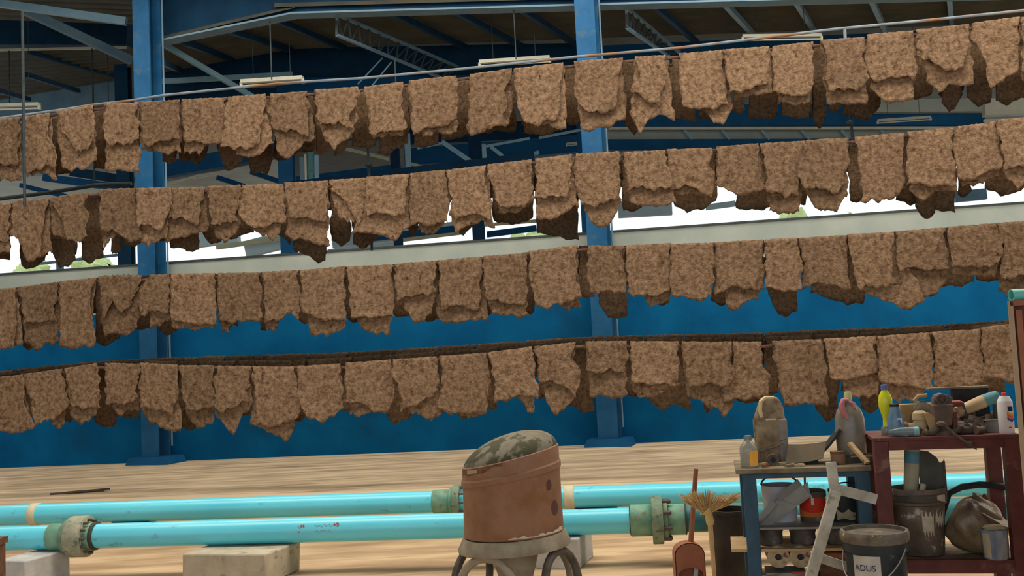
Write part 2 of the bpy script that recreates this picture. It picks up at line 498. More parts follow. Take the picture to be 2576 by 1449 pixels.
sheet_roof([at(690, 18, 18.1), at(2720, -40, 18.1), at(2720, 52, 22.2), at(728, 124, 22.2)], 19, 0.11, 0, K['roof'])
sheet_roof([at(380, 105, 18.1), at(742, 20, 18.1), at(742, 122, 22.2), at(380, 188, 22.2)], 14, 0.12, 0, K['roof'])
sheet_roof([at(-60, 116, 24.2), at(330, 108, 24.2), at(330, 196, 29), at(-60, 262, 29)], 12, 0.15, 0, K['roof'])
sheet_roof([at(-60, -70, 18.2), at(350, -60, 18.2), at(350, 62, 20.4), at(-60, 48, 20.4)], 9, 0.12, 0, K['roof'])
# long high roof beyond the wall, ends over the far open side
mb = MB().box((0, 36.3, 11.7), (90, 36.6, 0.15))
struct('ceiling', mb, K['roof'])

ORD = ['first', 'second', 'third', 'fourth', 'fifth', 'sixth', 'seventh', 'eighth', 'ninth', 'tenth', 'eleventh', 'twelfth', 'thirteenth', 'fourteenth', 'fifteenth', 'sixteenth', 'seventeenth', 'eighteenth', 'nineteenth', 'twentieth']
ORD += ['twenty-' + o for o in ORD[:9]] + ['thirtieth'] + ['thirty-' + o for o in ORD[:9]] + ['fortieth'] + ['forty-' + o for o in ORD[:9]] + ['fiftieth'] + ['fifty-' + o for o in ORD[:9]]


def pxbeam(name, p, q, wpx, m, label=None, cat='beam', group=None, depth=None, parent=None):
    """bar between two pixels with depths; wpx = visible height in px"""
    A, B = at(*p), at(*q)
    w = wpx * (p[2] + q[2]) / 2 / FPX
    o = obj(name, MB().beam(A, B, depth or max(0.04, w * 0.6), w), m, parent)
    if label:
        tag(o, label, cat, group)
    return o


# ------------------------------------------------------------------ wall columns
def column(cx, top, D, label, pl):
    c = P(cx, 1150, D)
    g = np.array([c[0], c[1], SLABZ])
    t = thing('steel_column', label, 'column', g, -math.radians(16))
    H = 9.5 - SLABZ
    obj('front_flange', MB().box((0, 0, H / 2), (0.355, 0.03, H)), K['steel'], t)
    obj('web', MB().box((0, 0.165, H / 2), (0.03, 0.30, H)), K['steeld'], t)
    obj('back_flange', MB().box((0, 0.33, H / 2), (0.355, 0.03, H)), K['steel'], t)
    obj('side_pipe', MB().tube([(0.20, 0.36, 0.3), (0.20, 0.36, H)], 0.018, 8), K['palem'], t, label='thin grey pipe')
    w = pl
    hh = 0.13
    v = [(-w / 2, -0.14, 0), (w / 2, -0.14, 0), (w / 2, 0.45, 0), (-w / 2, 0.45, 0)]
    v += [(x * 0.88, y if y > 0 else y * 0.8, hh) for x, y, z in v]
    obj('plinth', MB().add(v, [(0, 1, 5, 4), (1, 2, 6, 5), (2, 3, 7, 6), (3, 0, 4, 7), (4, 5, 6, 7), (3, 2, 1, 0)]), K['steelm'], t)
    return t


column(379, 0, 17.42, 'left bright blue steel wall column behind the hanging sheets', 0.88)
column(1533, 0, 17.42, 'right bright blue steel wall column behind the hanging sheets', 0.82)

# far columns beyond the wall, full height
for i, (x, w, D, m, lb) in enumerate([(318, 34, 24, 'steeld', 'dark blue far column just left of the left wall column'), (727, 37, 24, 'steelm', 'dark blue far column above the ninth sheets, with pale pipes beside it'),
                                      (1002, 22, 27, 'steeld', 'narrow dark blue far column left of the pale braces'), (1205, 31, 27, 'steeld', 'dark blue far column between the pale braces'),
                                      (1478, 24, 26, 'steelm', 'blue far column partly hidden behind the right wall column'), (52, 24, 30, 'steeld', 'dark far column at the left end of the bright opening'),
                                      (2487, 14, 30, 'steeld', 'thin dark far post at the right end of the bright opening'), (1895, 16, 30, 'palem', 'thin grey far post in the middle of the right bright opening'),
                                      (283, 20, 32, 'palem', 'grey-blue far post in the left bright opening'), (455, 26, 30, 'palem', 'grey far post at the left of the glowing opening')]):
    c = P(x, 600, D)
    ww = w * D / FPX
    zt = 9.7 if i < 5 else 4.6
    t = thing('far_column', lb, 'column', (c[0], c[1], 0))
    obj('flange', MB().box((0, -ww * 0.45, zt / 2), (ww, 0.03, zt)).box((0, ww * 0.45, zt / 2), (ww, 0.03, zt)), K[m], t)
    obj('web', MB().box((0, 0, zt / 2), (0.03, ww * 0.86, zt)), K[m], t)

# ------------------------------------------------------------------ near roof frame
t = thing('roof_beam', 'deep dark blue roof beam with a haunch at the left wall column', 'beam', at(404, 60, 18.2))
o_ = t.location


def poly_part(name, pts, D, thick, m, parent):
    mbx = wallpoly(pts, D, thick)
    mbx.v = [tuple(Vector(v) - parent.location) for v in mbx.v]
    return obj(name, mbx, m, parent)


poly_part('beam_web', [(396, 108), (740, 36), (1480, 15), (2640, -16), (2640, -60), (396, -60)], 18.2, 0.12, K['steeld'], t)
for A, B in [((396, 110), (740, 39)), ((740, 39), (1480, 18)), ((1480, 18), (2640, -13))]:
    obj('bottom_flange', MB().beam(Vector(at(*A, 18.0)) - t.location, Vector(at(*B, 18.0)) - t.location, 0.3, 0.035), K['palem'], t)  # paler than the web: light on the flange put into its colour
pxbeam('roof_beam', (-40, 3, 18.4), (318, 54, 18.4), 21, K['palem'], 'grey-blue sloping roof beam at the top left corner')
pxbeam('roof_brace', (62, 26, 19), (330, 152, 21), 23, K['palem'], 'thick grey diagonal brace running down to the left wall column', 'brace')
pxbeam('roof_brace', (411, 111, 18.6), (642, 247, 21), 14, K['pale'], 'pale blue diagonal brace right of the left wall column', 'brace')
pxbeam('roof_strut', (405, 205, 21.5), (735, 187, 21.5), 13, K['pale'], 'pale blue level strut crossing behind the diagonal brace', 'strut')
for i, (p, q) in enumerate([((410, 157), (453, 178)), ((449, 101), (584, 151)), ((574, 76), (735, 127)), ((695, 50), (870, 123)), ((985, 33), (1172, 119)), ((1144, 28), (1316, 118)), ((1314, 25), (1453, 114)),
                            ((1642, 11), (1754, 107)), ((1823, 8), (1900, 92)), ((2002, 3), (2048, 76)), ((2191, -3), (2233, 90)), ((2388, -8), (2394, 60))]):
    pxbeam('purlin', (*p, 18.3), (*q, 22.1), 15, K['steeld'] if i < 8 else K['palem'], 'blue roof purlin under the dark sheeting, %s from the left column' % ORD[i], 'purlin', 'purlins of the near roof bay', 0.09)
for i, (p, q) in enumerate([((72, 131), (300, 194)), ((66, 188), (199, 229)), ((-10, 226), (74, 250))]):
    pxbeam('purlin', (*p, 24.5), (*q, 28.5), 12, K['steeld'], ['upper', 'middle', 'lowest'][i] + ' dark purlin under the brown sheeting at the far left', 'purlin', 'purlins of the left roof bay', 0.09)

pxbeam('fascia_beam', (-60, 84, 24), (330, 84, 24), 76, K['steeld'], 'wide dark blue beam behind the grey brace at top left')
pxbeam('beam_flange', (-60, 127, 23.9), (318, 119, 23.9), 6, K['cream'], 'cream edge strip under the wide dark beam at top left', 'strip')
pxbeam('fascia_beam', (-60, 290, 29.2), (325, 226, 29.2), 52, K['palem'], 'grey-blue far beam below the brown sheeting at left')
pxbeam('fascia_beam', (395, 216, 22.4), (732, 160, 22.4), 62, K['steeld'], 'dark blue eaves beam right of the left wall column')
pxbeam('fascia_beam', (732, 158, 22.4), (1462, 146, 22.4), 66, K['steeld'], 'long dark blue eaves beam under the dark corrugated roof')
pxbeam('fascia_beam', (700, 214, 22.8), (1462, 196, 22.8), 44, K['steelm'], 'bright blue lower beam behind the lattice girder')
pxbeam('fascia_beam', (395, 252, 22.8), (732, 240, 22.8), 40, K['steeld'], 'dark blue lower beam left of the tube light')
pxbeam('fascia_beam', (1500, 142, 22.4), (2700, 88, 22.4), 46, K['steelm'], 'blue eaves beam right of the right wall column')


def girder(p0, p1, q0, q1, D0, D1, nn, label):
    A0, A1, B0, B1 = at(*p0, D0), at(*p1, D1), at(*q0, D0), at(*q1, D1)
    t = thing('lattice_girder', label, 'girder', A0)
    r = lambda v: v - A0
    obj('top_chord', MB().beam(r(A0), r(A1), 0.06, 0.05), K['palem'], t)
    obj('bottom_chord', MB().beam(r(B0), r(B1), 0.06, 0.05), K['palem'], t)
    for i in range(nn):
        a_ = A0.lerp(A1, i / nn)
        b_ = B0.lerp(B1, (i + 0.5) / nn)
        c_ = A0.lerp(A1, (i + 1) / nn)
        obj('diagonal', MB().beam(r(a_), r(b_), 0.03, 0.03), K['darkrod'], t)
        obj('diagonal', MB().beam(r(b_), r(c_), 0.03, 0.03), K['darkrod'], t)
    obj('end_post', MB().beam(r(A0), r(B0), 0.05, 0.05, (0, 1, 0)), K['darkrod'], t)
    return t


gt = girder((848, 37), (1156, 170), (847, 88), (1120, 200), 18.3, 22.3, 13, 'long dark lattice girder under the roof left of the right column')
for p, q in (((900, 212), (962, 146)), ((934, 218), (985, 156))):
    obj('wind_brace', MB().beam(at(*p, 20) - gt.location, at(*q, 20) - gt.location, 0.02, 0.025), K['palem'], gt)
girder((1575, 18), (1716, 138), (1577, 70), (1690, 146), 18.3, 22.0, 10, 'shorter lattice girder under the roof right of the right column')

# ------------------------------------------------------------------ fluorescent lights
TUBE = mat('light_tube', (0.70, 0.69, 0.60), None, rough=0.3)


def tube_light(p, q, hpx, label):
    A, B = at(*p), at(*q)
    w = hpx * p[2] / FPX
    t = thing('tube_light', label, 'light', A, 0, 'fluorescent tube lights under the roof')
    d_ = B - A
    obj('housing', MB().beam((0, 0, w * 0.3), d_ + Vector((0, 0, w * 0.3)), w * 0.8, w * 0.5), K['cream'], t)
    obj('tube', MB().tube([(0, 0, -w * 0.35), d_ + Vector((0, 0, -w * 0.35))], w * 0.16, 8), TUBE, t)
    for f_ in (0.2, 0.8):
        v = d_ * f_
        obj('drop_rod', MB().tube([v + Vector((0, 0, w * 0.4)), Vector((v.x, v.y, (9.62 if A.y < 17.5 else 11.64) - A.z))], 0.006, 6), K['darkrod'], t)
    for v in (Vector((0, 0, 0)), d_):
        obj('lamp_holder', MB().box(v + Vector((0, 0, -w * 0.2)), (w * 0.35, w * 0.5, w * 0.7)), K['cream'], t)
    return t


tube_light((-30, 271, 20), (99, 267, 20), 17, 'cream tube light at the left edge above the top row')
tube_light((607, 211, 19), (762, 201, 19), 19, 'cream tube light between the diagonal brace and the lattice girder')
tube_light((1206, 161, 19), (1383, 149, 19), 17, 'cream tube light left of the right wall column')
tube_light((1868, 96, 19), (2066, 93, 19), 15, 'cream tube light above the right half of the top row')
tube_light((2208, 306, 26), (2341, 297, 26), 10, 'cream tube light seen below the top row at far right')
tube_light((1425, 364, 28), (1475, 359, 28), 8, 'short cream tube light left of the right column below the top row')
tube_light((489, 446, 30), (612, 426, 30), 9, 'cream tube light seen between the top and second rows at left')

# ------------------------------------------------------------------ far building seen between the rows
FB = thing('far_building', 'far blue-framed shed seen through the gaps between the rows', 'building', (0, 33, 0))
FBL = Vector((0, 33, 0))


def panel(name, quad, m, label, cat='panel', thick=0.08):
    vs = [at(*v) - FBL for v in quad]
    vs += [v + Vector((0, 0.02, thick)) for v in vs]
    o = obj(name, MB().add(vs, [(0, 1, 2, 3), (7, 6, 5, 4), (0, 4, 5, 1), (1, 5, 6, 2), (2, 6, 7, 3), (3, 7, 4, 0)]), m, FB, label=label)
    return o


panel('far_roof_sheet', [(395, 462, 33), (725, 395, 33), (725, 478, 40), (395, 520, 40)], K['roofl'], 'grey far roof sheet between the first two rows at left', 'roof')
panel('far_roof_sheet', [(-60, 452, 33), (330, 428, 33), (330, 505, 40), (-60, 530, 40)], K['roofl'], 'pale green-grey far roof sheet at the left edge', 'roof')
panel('far_roof_sheet', [(740, 362, 33), (1300, 330, 33), (1300, 430, 41), (740, 470, 41)], K['roof'], 'brownish far roof sheet behind the pale braces', 'roof')
far = [('far_beam', (395, 432, 32), (725, 372, 32), 42, 'steelm', 'broad blue far beam between the first two rows at left'),
       ('far_strip', (405, 469, 31), (495, 443, 31), 6, 'cream', 'thin cream strip running up to the far tube light'),
       ('far_purlin', (545, 446, 33), (655, 482, 34), 12, 'steelm', 'left blue purlin on the grey far roof sheet'),
       ('far_purlin', (630, 432, 33), (730, 466, 34), 12, 'steelm', 'right blue purlin on the grey far roof sheet'),
       ('far_beam', (180, 432, 31), (335, 456, 31), 24, 'steeld', 'dark far beam sloping down left of the wall column'),
       ('far_beam', (110, 446, 32), (310, 474, 32), 20, 'steelm', 'blue far beam under the dark one left of the wall column'),
       ('far_purlin', (50, 466, 32.5), (175, 496, 33), 12, 'steelm', 'blue purlin on the pale sheet at the left edge'),
       ('far_strip', (866, 373, 31), (978, 400, 31), 8, 'roofy', 'yellowish sloping strip under the top row left of the pale braces'),
       ('far_strip', (1030, 411, 31), (1084, 424, 31), 7, 'roofy', 'short yellowish strip right of the first pale brace'),
       ('far_beam', (738, 458, 32), (1010, 424, 32), 24, 'steelm', 'blue far beam behind the hanging rod in the middle'),
       ('far_beam', (1020, 398, 31.5), (1475, 362, 31.5), 44, 'steelm', 'broad blue far beam behind the pale braces'),
       ('far_beam', (1030, 345, 33), (1480, 322, 33), 46, 'steeld', 'dark blue far beam right under the middle of the top row'),
       ('far_beam', (1500, 296, 31), (2472, 290, 31), 54, 'steelm', 'long blue far beam under the right half of the top row'),
       ('far_strip', (1528, 323, 30.8), (2480, 322, 30.8), 7, 'cream', 'long cream flange line under the blue far beam at right'),
       ('far_fascia', (1528, 339, 31.2), (2480, 338, 31.2), 26, 'roofl', 'grey far fascia sheet below the cream line at right'),
       ('far_beam', (1528, 366, 31), (2480, 364, 31), 28, 'steelm', 'lower blue far beam just above the second row at right'),
       ('far_fascia', (2170, 268, 30.6), (2474, 266, 30.6), 32, 'roofl', 'grey far sheet showing below the torn sheets at far right'),
       ('far_louvre', (2474, 272, 29), (2700, 262, 29), 40, 'cream', 'pale louvred far wall piece at the right edge'),
       ('far_louvre', (2474, 304, 29), (2700, 296, 29), 7, 'cream', 'pale lower louvre strip at the right edge'),
       ('pale_post', (1024, 336, 25), (1030, 470, 25), 14, 'pale', 'upright pale blue post right of the narrow far column'),
       ('pale_post', (1217, 362, 25), (1220, 420, 25), 10, 'pale', 'short upright pale blue post right of the middle far column'),
       ('pale_brace', (1112, 356, 25), (1200, 417, 25), 11, 'pale', 'pale blue brace sloping down to the middle far column'),
       ('pale_brace', (1235, 369, 25), (1282, 407, 25), 9, 'pale', 'short pale blue brace sloping down right of the middle far column'),
       ('pale_brace', (1258, 412, 25), (1356, 383, 25), 9, 'pale', 'pale blue brace sloping up just above the second row'),
       ('pale_strip', (1217, 369, 25), (1332, 348, 25), 6, 'pale', 'pale edge strip starting at the short pale post'),
       ('pale_strip', (1356, 347, 25), (1470, 325, 25), 6, 'pale', 'pale edge strip running up to the right wall column'),
       ('pale_strip', (1050, 373, 25), (1120, 358, 25), 6, 'pale', 'pale edge strip left of the long pale brace'),
       ('pipe_offcut', (759, 396, 24), (761, 462, 24), 11, 'palem', 'grey upright pipe leaning at the far column'),
       ('pipe_offcut', (768, 388, 24), (770, 460, 24), 5, 'cream', 'thin cream upright pipe at the far column'),
       ('pipe_offcut', (782, 378, 24), (783, 458, 24), 12, 'teal', 'tall teal upright pipe at the far column'),
       ('pipe_offcut', (796, 390, 24), (797, 456, 24), 10, 'pale', 'pale teal upright pipe furthest right at the far column'),
       ('far_beam', (620, 628, 40), (732, 600, 40), 42, 'pale2', 'pale blue far building part in the bright opening left of centre'),
       ('far_strip', (545, 622, 39), (735, 596, 39), 12, 'roofy', 'yellow far roof strip in the bright opening left of centre'),
       ('far_strip', (825, 632, 39), (1000, 612, 39), 10, 'pale2', 'pale far strip in the bright opening right of the long torn sheet'),
       ('far_beam', (890, 604, 40), (1165, 574, 40), 17, 'steelm', 'blue far beam in the bright opening at centre'),
       ('far_beam', (1225, 590, 40), (1350, 574, 40), 15, 'steelm', 'blue far beam in the bright opening left of the right column'),
       ('far_strip', (1220, 566, 40), (1350, 556, 40), 8, 'roofy', 'yellowish strip above the blue far beam left of the right column'),
       ('far_beam', (1555, 528, 40), (1690, 520, 40), 40, 'pale2', 'pale blue far structure in the glowing opening right of the column'),
       ('far_beam', (1775, 522, 40), (1850, 512, 40), 14, 'pale2', 'pale blue far roof edge in the right bright opening'),
       ('far_sheet', (462, 606, 41), (600, 588, 41), 44, 'pale2', 'pale cyan sheet in the bright opening right of the left column'),
       ('far_sheet', (838, 610, 42), (990, 592, 42), 30, 'pale2', 'pale cyan sheet in the bright opening at centre left'),
       ('far_strip', (1012, 604, 40), (1168, 585, 40), 9, 'roofy', 'yellowish strip under the blue beam in the central opening'),
       ('far_sheet', (1012, 585, 42), (1168, 566, 42), 22, 'pale2', 'pale cyan sheet above the blue beam in the central opening'),
       ('far_post', (150, 640, 36), (152, 700, 36), 16, 'palem', 'grey-blue post in the left bright opening'),
       ('far_beam', (60, 668, 37), (310, 640, 37), 7, 'palem', 'thin sloping bar in the left bright opening'),
       ('far_beam', (2400, 496, 40), (2480, 488, 40), 26, 'palem', 'grey-blue far roof in the small opening at far right')]
for nm, p, q, w, m, lb in far:
    A, B = at(*p), at(*q)
    w = w * (p[2] + q[2]) / 2 / FPX
    obj(nm, MB().beam(A - FBL, B - FBL, max(0.04, w * 0.6), w), K[m], FB, label=lb)
for i, x in enumerate([1722, 1816, 1916, 2016, 2116, 2216, 2312]):
    A, B = at(x, 328, 30.9), at(x + 20, 350, 30.9)
    obj('roof_bracket', MB().beam(A - FBL, B - FBL, 0.06, 0.085), K['pale'], FB)

# trees outside the far opening
for i, (x, D, r) in enumerate([(95, 62, 1.3), (250, 64, 1.1), (1340, 66, 1.2), (1990, 64, 1.2), (2120, 66, 0.9)]):
    c = P(x, 668 - 0.06 * x, D)
    t = thing('garden_tree', 'sunlit green tree outside the far opening, %s from the left' % ORD[i], 'tree', (c[0], c[1], 0))
    obj('trunk', MB().tube([(0, 0, 0), (0.05, 0, c[2] * 0.8)], 0.12, 7), K['bamboo'], t)
    mb = MB()
    for j in range(9):
        mb.sphere((random.uniform(-r, r), random.uniform(-r, r), c[2] - 1.2 + random.uniform(-0.8, 0.8)), random.uniform(0.5, 0.8) * r, 8, jit=0.25)
    obj('crown', mb, K['leaf'], t)

# ------------------------------------------------------------------ rods and rails that carry the sheets
for i, (p, q, w, lb) in enumerate([((56, 28, 12.5), (58, 520, 12.5), 8, 'thick hanging rod near the left edge'), ((23, 128, 23.9), (26, 262, 23.9), 4, 'thin hanging rod left of the thick one'),
                                   ((232, 122, 23.9), (236, 470, 23.9), 5, 'hanging rod left of the left wall column'), ((270, 120, 23.9), (272, 262, 23.9), 2.5, 'thinnest hanging wire left of the left wall column'),
                                   ((679, 52, 18.0), (681, 200, 18.0), 4, 'thin hanging rod ending at the tube light'), ((924, 330, 12.9), (931, 630, 12.9), 7, 'dark hanging rod in the middle below the top row'),
                                   ((1292, 23, 18.0), (1294, 150, 18.0), 3, 'thin hanging rod above the tube light near the right column'), ((2136, 240, 12.6), (2141, 356, 12.6), 8, 'dark hanging rod below the top row at right'),
                                   ((993, 150, 13.5), (994, 215, 13.5), 3, 'thin grey rod below the lattice girder')]):
    A, B = at(*p), at(*q)
    B.x, B.y = A.x, A.y
    t = tag(obj('hanger_rod', MB().tube([A, B], w * p[2] / FPX / 2, 8), K['darkrod']), lb, 'rod', 'hanger rods')
for i, (x, y) in enumerate([(928, 415), (2138, 310)]):
    A = at(x, y, 12.85 if i == 0 else 12.55)
    tag(obj('rod_coupler', MB().lathe([(0.012, -0.035), (0.05, -0.015), (0.05, 0.015), (0.012, 0.035)], 10, Matrix.Translation(A))
            , K['darkrod']), ['dark coupler on the middle hanging rod', 'dark coupler on the right hanging rod'][i], 'coupler', 'rod couplers')
pts = [(-40, 303), (150, 277), (233, 264), (330, 253), (410, 240), (702, 210), (910, 197), (1158, 174), (1450, 143), (1703, 121), (1866, 102), (2096, 74), (2357, 49), (2640, 20)]
tag(obj('guide_rail', MB().tube([P(x, y, 12.9, 0.165) for x, y in pts], 0.019, 8), K['railm']), 'long grey rail with rusty patches running just above the top row', 'rail')
tag(obj('rail_stub', MB().tube([P(2125, 74, 12.9, 0.165), P(2127, 110, 12.9, 0.165)], 0.02, 8), K['railm']), 'short upright stub under the long grey rail at right', 'stub')
tag(obj('guide_rail', MB().tube([P(x, y, 13.2, 0.165) for x, y in [(-40, 505), (120, 485), (240, 466), (330, 462)]], 0.03, 8), K['darkrod']), 'dark double rail above the second row at left', 'rail')
tag(obj('guide_rail', MB().beam(P(720, 469, 13.4, 0.165), P(1345, 394, 13.4, 0.165), 0.05, 0.12), K['steeld']), 'dark blue-green rail just above the middle of the second row', 'rail')

# ================================================================== HANGING SHEETS
# front flap: top x0 y0 x1 y1 | left edge x | right edge x | hem y ; then the rear flap: xl xr | hem y
R1 = '''
-20 306 49 299|-20 -20|46 47 48|418 418 417|-20 56|460 455 452
60 298 124 289|64 56 61 64|122 119 137 143 143|441 428 420 417|66 139|440 438 441 450
139 284 234 270|149 149 158 166|236 240 240|344 378 376 355|158 240|424 425 428 404
262 266 349 262|261 262 265|341 350 350 348|362 363 364 354|267 350|434 428 432 434
354 261 453 256|354 356 357|452 452 452|361 363 352 350|352 453|376 379 389 385
457 255 570 250|460 462 464|568 563 558|354 359 363 365|462 517|382 388 384 376
573 249 668 241|564 560 559|667 660 655 653|371 376 374 370|592 686|393 396 386 366
680 241 773 234|672 680 689|775 777 776|328 331 333 341|694 793|376 404 382 363 347
791 231 901 223|795 798 800|899 897 876 881 892|315 317 315 324|812 896|346 378 348 332
916 224 1014 211|925 929 927|1011 1013 1019 1020|338 336 334 332|935 1012|345 344 340
1029 208 1148 195|1035 1031 1037|1151 1152 1147|338 326 315 299|1062 1148|345 330 334 337
1182 192 1288 177|1180 1176 1182|1286 1270 1280 1268 1288|338 328 314 315
1292 178 1417 162|1299 1298 1317|1412 1408 1404 1399|306 321 306 303|1345 1427|316 317 323
1444 159 1567 151|1445 1448 1464|1559 1557 1550|275 286 284 271|1461 1574|332 329 317 299
1597 148 1675 144|1608 1598 1584|1675 1668 1656|231 239 256 264|1586 1698|280 336 306 291 291 306
1707 140 1818 131|1710 1713 1720|1819 1829 1833 1831|268 274 277 264|1770 1848|276 311 313 266
1818 130 1936 122|1824 1830 1834|1936 1936 1938|233 227 218 214|1858 1945|238 239 229
1944 121 2046 110|1944 1944 1946|2047 2050 2040|229 242 239 237|1960 2038|253 263 264 261
2064 107 2175 98|2082 2074 2086|2174 2171 2184 2187|230 228 224 204|2080 2182|263 262 263 261
2181 92 2298 82|2176 2171 2184 2200|2302 2304 2306 2297|207 201 194 199|2191 2296|222 254 256 246
2305 80 2438 66|2305 2305 2306|2435 2430 2422|140 160 173 179|2334 2450|198 235 214 216 213
2446 63 2566 47|2438 2463 2476 2478 2495|2564 2563 2562|224 209 194 185
2567 48 2680 38|2572 2570 2568|2680 2680|180 186 182|2570 2680|205 210 200
'''
R2 = '''
-70 520 27 514|-70 -70|24 20 24|613 612 611|-70 26|650 645 633
32 511 120 502|34 30 28 28|114 110 107 104|598 604 655 656 645|60 130|650 640 636
126 502 221 487|149 162 171|214 224 216 212|600 611 598|129 190|592 594 601
252 480 340 478|250 253 256|347 352 356|581 581 596 606 598|258 290|626 612 590
342 478 431 476|343 345 350|427 417 406|568 561 579 583|356 418|618 613 607 598
432 477 517 475|430 428 424|506 504 493|548 550 554 563|418 525|605 602 595 585 576
522 473 606 470|525 528 530|603 600 596|573 569 562 556|541 607|589 608 598 567
609 470 713 468|601 598 613|717 718 719|559 581 569 562 557|640 708|574 591 602 580
716 464 826 459|719 721 722|825 823 821|544 546 554 556|722 830|590 606 606 613 621 619
829 458 922 452|831 855 877|920 916 912|509 545 568 545|845 905|545 560 552
922 450 1029 442|921 919 924|1024 1020 1016|546 534 544 544 533|884 1033|592 585 590 602 563
1032 441 1120 432|1033 1031 1030|1126 1126 1129|561 564 564 561|1056 1120|583 585 563
1123 433 1222 421|1130 1136 1130|1225 1228 1235|544 544 543 559|1142 1246|587 568 559 572
1226 419 1338 406|1231 1243 1255|1340 1342 1345|523 523 518 500|1255 1340|530 532 512
1346 405 1439 393|1353 1350 1346|1440 1437 1429|500 495 499 494|1351 1457|546 555 533 514
1449 392 1558 386|1446 1450 1461|1558 1561 1558|519 520 510 499|1478 1564|548 577 564 508
1568 387 1674 383|1572 1577 1580|1679 1685 1688|479 471 479 471|1586 1700|514 518 514 505
1677 381 1792 377|1680 1682 1685|1790 1797 1795|475 469 482 497|1690 1760|491 490 482
1802 375 1908 366|1803 1801 1803|1909 1913 1924|465 484 488 480 477
1911 366 2027 359|1920 1926 1926|2014 2012 2010|480 486 493 488|1938 2010|530 536 534
2028 358 2135 352|2012 2010 2023|2133 2127 2112|475 471 482 493|2026 2131|488 525 534 530 491
2150 350 2275 339|2156 2162 2172 2167|2275 2273 2279 2277|510 508 500 476
2283 337 2398 326|2278 2282 2280|2396 2403 2402|461 461 469 461 467|2292 2408|478 504 486 482 484
2409 324 2508 311|2396 2402 2411|2513 2518 2524|455 450 433 420|2420 2520|470 466 434
2510 307 2640 294|2513 2520 2526|2640 2640|428 418 412 406|2520 2640|436 478 434 428
'''
R3 = '''
-60 737 39 728|-60 -60|43 40 32|872 873 876|-60 56|880 872 859
46 727 147 714|52 56 61|146 143 131 143|818 811 809 807|63 150|856 878 866 857
148 713 242 703|152 150 152|229 233 238 236|875 875 877
248 699 358 696|252 256 259|349 338 330|798 766 783 772|260 347|843 839 844 820
376 696 426 695|352 348 350|426 425 423|792 787 786|377 425|822 818 806
430 694 541 692|428 426 428|543 544 544|806 814 816|432 542|826 830 826
548 692 655 690|549 551 552|657 657|814 811 808|556 575|836 836
660 689 750 685|661 663 664|752 753 754|816 812 790 804|668 700|828 824
755 685 868 675|757 757 760|868 869 869|785 802 806 802|782 870|840 842 820
873 676 988 670|874 878 880|990 990|798 799 799|905 985|821 842 840
993 669 1095 661|994 996|1096 1094|758 750 741 740|1025 1086|788 810 808 788
1101 660 1212 651|1104 1108 1112|1210 1208 1207|782 770 775 780|1103 1230|810 815 808 806
1217 650 1324 641|1218 1217|1326 1325|749 762 766 768|1232 1328|788 795 795 798
1330 637 1452 622|1330 1336 1343|1450 1452 1460|765 775 764 745|1395 1461|764 773 768
1480 623 1570 624|1478 1478 1486|1567 1572 1572|738 734 736 738
1575 623 1687 617|1576 1577|1685 1685|738 746 749 735|1633 1688|770 770 755
1688 619 1796 616|1686 1684 1690|1796 1794 1792|746 750 752 746
1798 615 1921 608|1794 1799 1802|1922 1922|745 722 728 735|1830 1910|778 772 757 750
1925 608 2007 603|1923 1925|2012 2015|728 731 731
2010 604 2132 597|2021 2018|2131 2140|722 717 720 726
2132 594 2249 590|2137 2145 2161|2243 2247 2254|728 721 724 713|2165 2330|730 754 769 780 756
2253 588 2379 578|2256 2260|2381 2385|683 673 683 678|2260 2381|708 739 752 745 708
2384 577 2506 567|2386 2388 2394|2526 2523 2512|670 670 669 669|2394 2504|689 693 693 697
2508 567 2640 556|2528 2517 2515|2640 2640|706 698 695 690|2512 2640|726 756 760 760
'''
